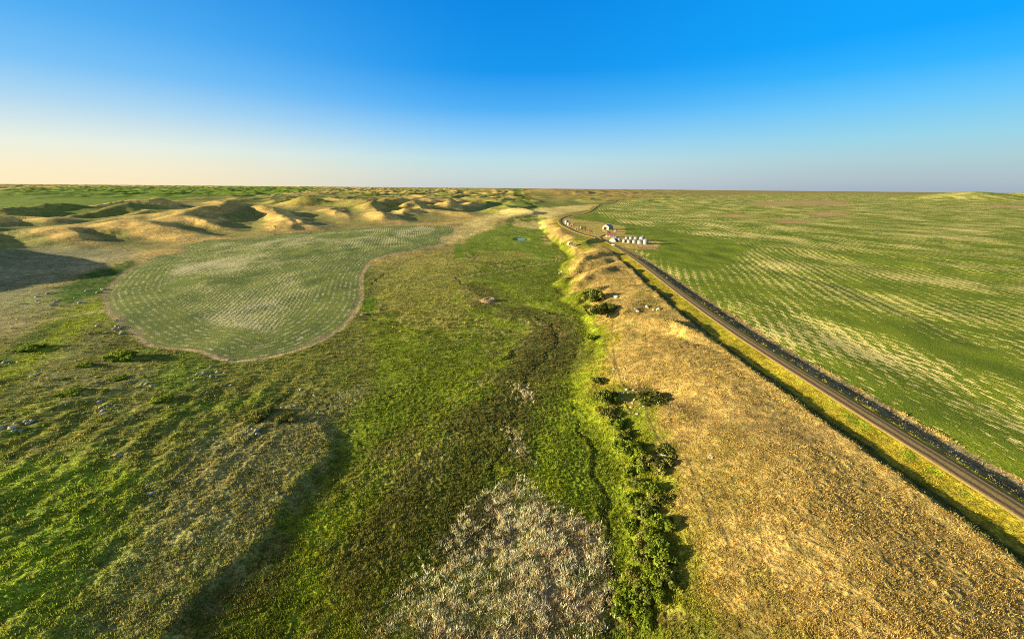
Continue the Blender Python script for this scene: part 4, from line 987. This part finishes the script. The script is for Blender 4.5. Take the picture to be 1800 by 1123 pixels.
d = MB().box((0, -.06, 1.6), (3.4, .12, 3.2)).part('door', MWHITE, t); MB().box((1.2, -.15, 1.3), (.1, .1, .4)).part('handle', MDARK, d)
# vehicles
def wheel(parent, x, y, r, w):
    t_ = MB().tube((x, y - w / 2, r), (x, y + w / 2, r), r, None, 18).part('wheel', MTYRE, parent)
    MB().tube((x, y - w / 2 - .02, r), (x, y + w / 2 + .02, r), r * .5, None, 12).part('rim', MROOFG, t_)
def pickup(label, px, py, rz, mat):
    t = thing('pickup_truck', label, 'pickup truck', place(px, py, .05), rz)
    b = MB().prism([(-2.6, .45), (2.6, .45), (2.65, .85), (2.5, 1.08), (1.0, 1.12), (-2.6, 1.12)], -.92, .92)
    b.box((-1.55, 0, 1.2), (2.0, 1.84, .18)); b.part('body', mat, t)
    c = MB().prism([(-.65, 1.1), (1.05, 1.1), (.45, 1.82), (-.45, 1.84)], -.8, .8).part('cab', mat, t)
    MB().prism([(.62, 1.2), (1.09, 1.16), (.53, 1.76), (.42, 1.76)], -.68, .68).part('windscreen', MGLASS, c)
    for s_ in (-1, 1): MB().prism([(-.5, 1.2), (.75, 1.2), (.38, 1.72), (-.38, 1.72)], s_ * .8, s_ * .83).part('window', MGLASS, c)
    MB().box((-1.55, 0, 1.305), (1.7, 1.5, .02)).part('bed', MDARK, t)
    for x in (-1.65, 1.7):
        for y in (-.82, .82): wheel(t, x, y, .38, .26)
    for y in (-.65, .65): MB().box((2.64, y, .85), (.08, .34, .18)).part('headlight', MWHITE, t)
pickup('white pickup truck on the dirt road below the arched shed', 1078.3, 431.6, math.radians(118), MWHITE)
pickup('red pickup truck parked in the grass in the middle of the farmyard', 1038.4, 407.4, math.radians(12), MREDP)
t = thing('trailer', 'long yellow box trailer parked behind the brown board shed', 'trailer', place(1025.4, 402.6, .1), math.radians(8))
MB().box((0, 0, 1.9), (8.6, 2.5, 2.3)).part('body', MYEL, t); MB().prism([(-1.35, 3.06), (1.35, 3.06), (1.1, 3.28), (-1.1, 3.28)], -4.35, 4.35).part('roof', MROOFG, t).rotation_euler = (0, 0, math.pi / 2)
for x in (-2.9, -1.9, 2.6):
    for y in (-1.05, 1.05): wheel(t, x, y, .48, .3)
MB().tube((4.3, 0, .75), (5.7, 0, .6), .09).part('drawbar', MRUST, t); MB().box((-4.34, 0, 1.85), (.1, 1.9, 2.0)).part('door', MCREAM, t)
# auger and old implement
t = thing('grain_auger', 'thin grain auger tilted up beside the reddish weathered shed', 'grain auger', place(1004.2, 398.2), math.radians(35))
MB().tube((-3.2, 0, .4), (3.6, 0, 6.0), .2, None, 10).part('tube', MROOFG, t); b = MB()
for y in (-1, 1): b.tube((-.6, y, .45), (1.6, 0, 4.2), .05, None, 6); b.tube((-.6, y, .45), (-2.2, 0, 1.1), .05, None, 6)
b.part('frame', MRUST, t)
for y in (-1.1, 1.1): wheel(t, -.6, y, .42, .2)
MB().lathe([(.15, .1), (.7, .75), (.7, .8)], 12, (-3.4, 0, 0)).part('hopper', MRUST, t)
t = thing('hay_rake', 'low red farm implement lying behind the back row of bins', 'farm implement', place(1117, 417.2), math.radians(-8))
MB().box((0, 0, .75), (6.2, .25, .22)).part('beam', MREDP, t); b = MB()
for k in range(13): b.tube((-3 + k * .5, -.1, .8), (-3.1 + k * .5, .5, .1), .045, None, 5)
b.part('tine', MREDP, t)
for x in (-2.6, 2.6): wheel(t, x, -.35, .5, .2)
t = thing('fuel_tank', 'small brown tank on legs left of the red pickup truck', 'tank', place(1028.2, 406.6), math.radians(10))
MB().tube((-1.2, 0, 1.5), (1.2, 0, 1.5), .7, None, 18).part('tank', MRUST, t)
for x in (-.9, .9):
    for y in (-.45, .45): MB().tube((x, y * 1.4, 0), (x, y, 1.1), .07, None, 6).part('leg', MGREYW, t)
t = thing('flatbed_wagon', 'low pale flatbed wagon in the grass left of the ruined sheds', 'wagon', place(989.5, 430.2), math.radians(5))
MB().box((0, 0, .95), (5.6, 2.2, .18)).part('deck', MPALE, t); MB().box((-2.7, 0, 1.5), (.12, 2.2, .9)).part('rack', MPALE, t)
for x in (-1.9, 1.9):
    for y in (-.95, .95): wheel(t, x, y, .45, .2)
for px, py, h_, lab in ((1045.4, 411.0, 8.5, 'utility pole in the middle of the farmyard grass'), (1065.4, 410.5, 7.5, 'utility pole beside the farm lane below the barn'), (1026.5, 404.2, 5.5, 'short pole in front of the yellow trailer'),
                        (980.2, 387.2, 8, 'utility pole just left of the road bend'), (969.8, 383.4, 8, 'utility pole second left from the road bend'), (962.2, 383.4, 8, 'utility pole farthest left near the cream reeds')):
    t = thing('utility_pole', lab, 'utility pole', place(px, py, -.2), .3, 'utility poles round the farm')
    MB().tube((0, 0, 0), (0, 0, h_), .16, .11, 8).part('pole', MPOLE, t); b = MB().box((0, .14, h_ - .5), (1.9, .1, .13)); b.part('crossarm', MPOLE, t)
    for x in (-.8, 0, .8): MB().lathe([(.05, h_ - .43), (.07, h_ - .3), (.03, h_ - .22)], 8, (x, .14, 0)).part('insulator', MWHITE, t)
# straw heap, planks over the ditch
def heap(name, label, cat, px, py, R, H, n, mat_cols, ln, wd):
    p = place(px, py); g = np.random.default_rng(int(px)); a = g.uniform(0, 6.28, n); q = R * np.sqrt(g.random(n)) * g.uniform(.75, 1.1, n)
    rim = np.exp(-((q / R - .62) / .26) ** 2); x = p[0] + q * np.cos(a); y = p[1] + q * np.sin(a) * .8; z = hbase(x, y) + H * (.35 * (1 - q / R / 1.1).clip(0) + .6 * rim) * g.uniform(.3, 1.1, n)
    d = g.normal(size=(n, 3)) * np.array((1, 1, .35)); d /= np.linalg.norm(d, axis=1)[:, None]; u = np.cross(d, g.normal(size=(n, 3))); u /= np.linalg.norm(u, axis=1)[:, None]
    P = np.stack([x, y, z], -1); L_ = ln * g.uniform(.5, 1.4, (n, 1)); W_ = wd * g.uniform(.6, 1.4, (n, 1))
    V = np.stack([P - d * L_ - u * W_, P + d * L_ - u * W_, P + d * L_ + u * W_, P - d * L_ + u * W_], 1) - np.array(p); C = np.array(mat_cols)[g.choice(len(mat_cols), n)] * g.uniform(.7, 1.3, (n, 1))
    base = MB().lathe([(R * 1.02, -.4), (R * .9, H * .25), (R * .62, H * .5), (R * .3, H * .22)], 24)
    o = link(name, np_mesh(name, V.reshape(-1, 3), np.arange(n * 4).reshape(-1, 4), {'tint': ('FLOAT_COLOR', np.repeat(C, 4, 0))}, False), MLEAF); o.location = p
    base.part('core', mat_plain('straw_core', (.26, .19, .11), .95, .3), o); return tag(o, label, cat)
heap('straw_heap', 'round heap of pale straw and sticks alone on the dark green meadow', 'straw heap', 858.5, 529, 5.6, 2.2, 900, [(.55, .42, .27), (.62, .46, .32), (.40, .30, .2)], .5, .12)
heap('brush_pile', 'small tan brush pile beside the round lime clump', 'brush pile', 639, 553, 2.4, 1.2, 200, [(.42, .32, .16), (.34, .25, .13)], .45, .1)
t = thing('plank_crossing', 'brown plank crossing over the ditch line in the valley', 'plank bridge', place(930, 468.5, .15), math.radians(70))
for k in range(7): MB().box((k * .62 - 1.9, 0, .32 + .02 * (k % 2)), (.5, 3.0 + .3 * (k % 3), .12)).part('plank', MWOOD, t)
for y in (-1, 1): MB().box((0, y, .16), (4.6, .2, .2)).part('beam', MGREYW, t)
#OBJ-END
# ------------------------------------------------------------------ light and sky
SUN_EL = math.radians(9.5); SUN_AZ = math.radians(-96)       # from the left, a little behind
sd = Vector((math.sin(SUN_AZ) * math.cos(SUN_EL), math.cos(SUN_AZ) * math.cos(SUN_EL), math.sin(SUN_EL)))
sl = bpy.data.lights.new('sun', 'SUN'); sl.energy = 5.0; sl.angle = math.radians(.5); sl.color = (1, .85, .53)
so = bpy.data.objects.new('sun', sl); COL.objects.link(so); so.rotation_euler = sd.to_track_quat('Z', 'Y').to_euler(); so.location = (0, 0, 300)
W = bpy.data.worlds.new('World'); SC.world = W; W.use_nodes = True
wn = N(W.node_tree); bg = W.node_tree.nodes['Background']
sky = wn.n('ShaderNodeTexSky', sky_type='NISHITA'); sky.sun_disc = False; sky.sun_elevation = SUN_EL; sky.sun_rotation = SUN_AZ
sky.air_density = 1.0; sky.dust_density = 1.0; sky.ozone_density = 2.0
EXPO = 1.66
def lin(c): return tuple(((q / 255 + .055) / 1.055) ** 2.4 if q > 10 else q / 255 / 12.92 for q in c)
geo = wn.n('ShaderNodeTexCoord').outputs['Generated']; sx = wn.n('ShaderNodeSeparateXYZ'); wn.lk(geo, sx.inputs[0])
elev = wn.math('MULTIPLY', wn.math('ARCSINE', sx.outputs[2]), 180 / math.pi)
def sky_ramp(stops):
    r = wn.n('ShaderNodeValToRGB'); cr = r.color_ramp; cr.interpolation = 'B_SPLINE' if 0 else 'EASE'
    wn.lk(wn.math('DIVIDE', elev, 60.0), r.inputs[0])
    while len(cr.elements) < len(stops): cr.elements.new(.5)
    for e, (p, c) in zip(cr.elements, stops): e.position = p / 60.0; e.color = (*lin(c), 1)
    cr.interpolation = 'LINEAR'
    return r.outputs[0]
east = sky_ramp([(0, (255, 236, 192)), (1.6, (250, 238, 204)), (3.6, (234, 240, 226)), (7, (176, 216, 240)), (10, (122, 194, 246)), (14, (80, 174, 242)), (20, (40, 146, 232)), (36, (135, 145, 150)), (60, (145, 150, 152))])  # highest grey stops lie out of view, added as fill to lift the shadows
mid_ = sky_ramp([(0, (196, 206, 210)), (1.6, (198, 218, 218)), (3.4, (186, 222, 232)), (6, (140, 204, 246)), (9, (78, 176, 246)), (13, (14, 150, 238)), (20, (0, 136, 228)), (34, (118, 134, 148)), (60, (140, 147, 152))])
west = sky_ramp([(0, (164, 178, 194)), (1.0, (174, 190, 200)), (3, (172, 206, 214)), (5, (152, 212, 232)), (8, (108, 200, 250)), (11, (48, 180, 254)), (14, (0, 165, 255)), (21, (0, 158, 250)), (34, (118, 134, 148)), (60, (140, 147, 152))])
nrm = wn.n('ShaderNodeVectorMath', operation='NORMALIZE'); cb = wn.n('ShaderNodeCombineXYZ'); wn.lk(sx.outputs[0], cb.inputs[0]); wn.lk(sx.outputs[1], cb.inputs[1]); wn.lk(cb.outputs[0], nrm.inputs[0])
dt = wn.n('ShaderNodeVectorMath', operation='DOT_PRODUCT'); wn.lk(nrm.outputs[0], dt.inputs[0]); dt.inputs[1].default_value = (math.sin(SUN_AZ), math.cos(SUN_AZ), 0)
g1 = wn.mix(wn.remap(dt.outputs['Value'], -.1, .70), mid_, east); g2 = wn.mix(wn.remap(dt.outputs['Value'], -.1, -.80), g1, west)
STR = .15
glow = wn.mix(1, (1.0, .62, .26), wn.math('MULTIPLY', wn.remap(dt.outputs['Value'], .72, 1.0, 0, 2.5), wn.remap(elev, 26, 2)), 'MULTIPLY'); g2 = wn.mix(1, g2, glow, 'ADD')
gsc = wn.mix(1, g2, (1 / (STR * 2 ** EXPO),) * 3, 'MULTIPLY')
skc = wn.mix(.99, sky.outputs[0], gsc)      # haze-banded evening sky, its unseen top greyed as fill, over the physical one
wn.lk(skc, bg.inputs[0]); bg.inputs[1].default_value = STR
SC.cycles.use_denoising = False; SC.cycles.filter_width = 1.0
SC.view_settings.view_transform = 'Standard'; SC.view_settings.look = 'None'; SC.view_settings.exposure = EXPO; SC.view_settings.gamma = 1
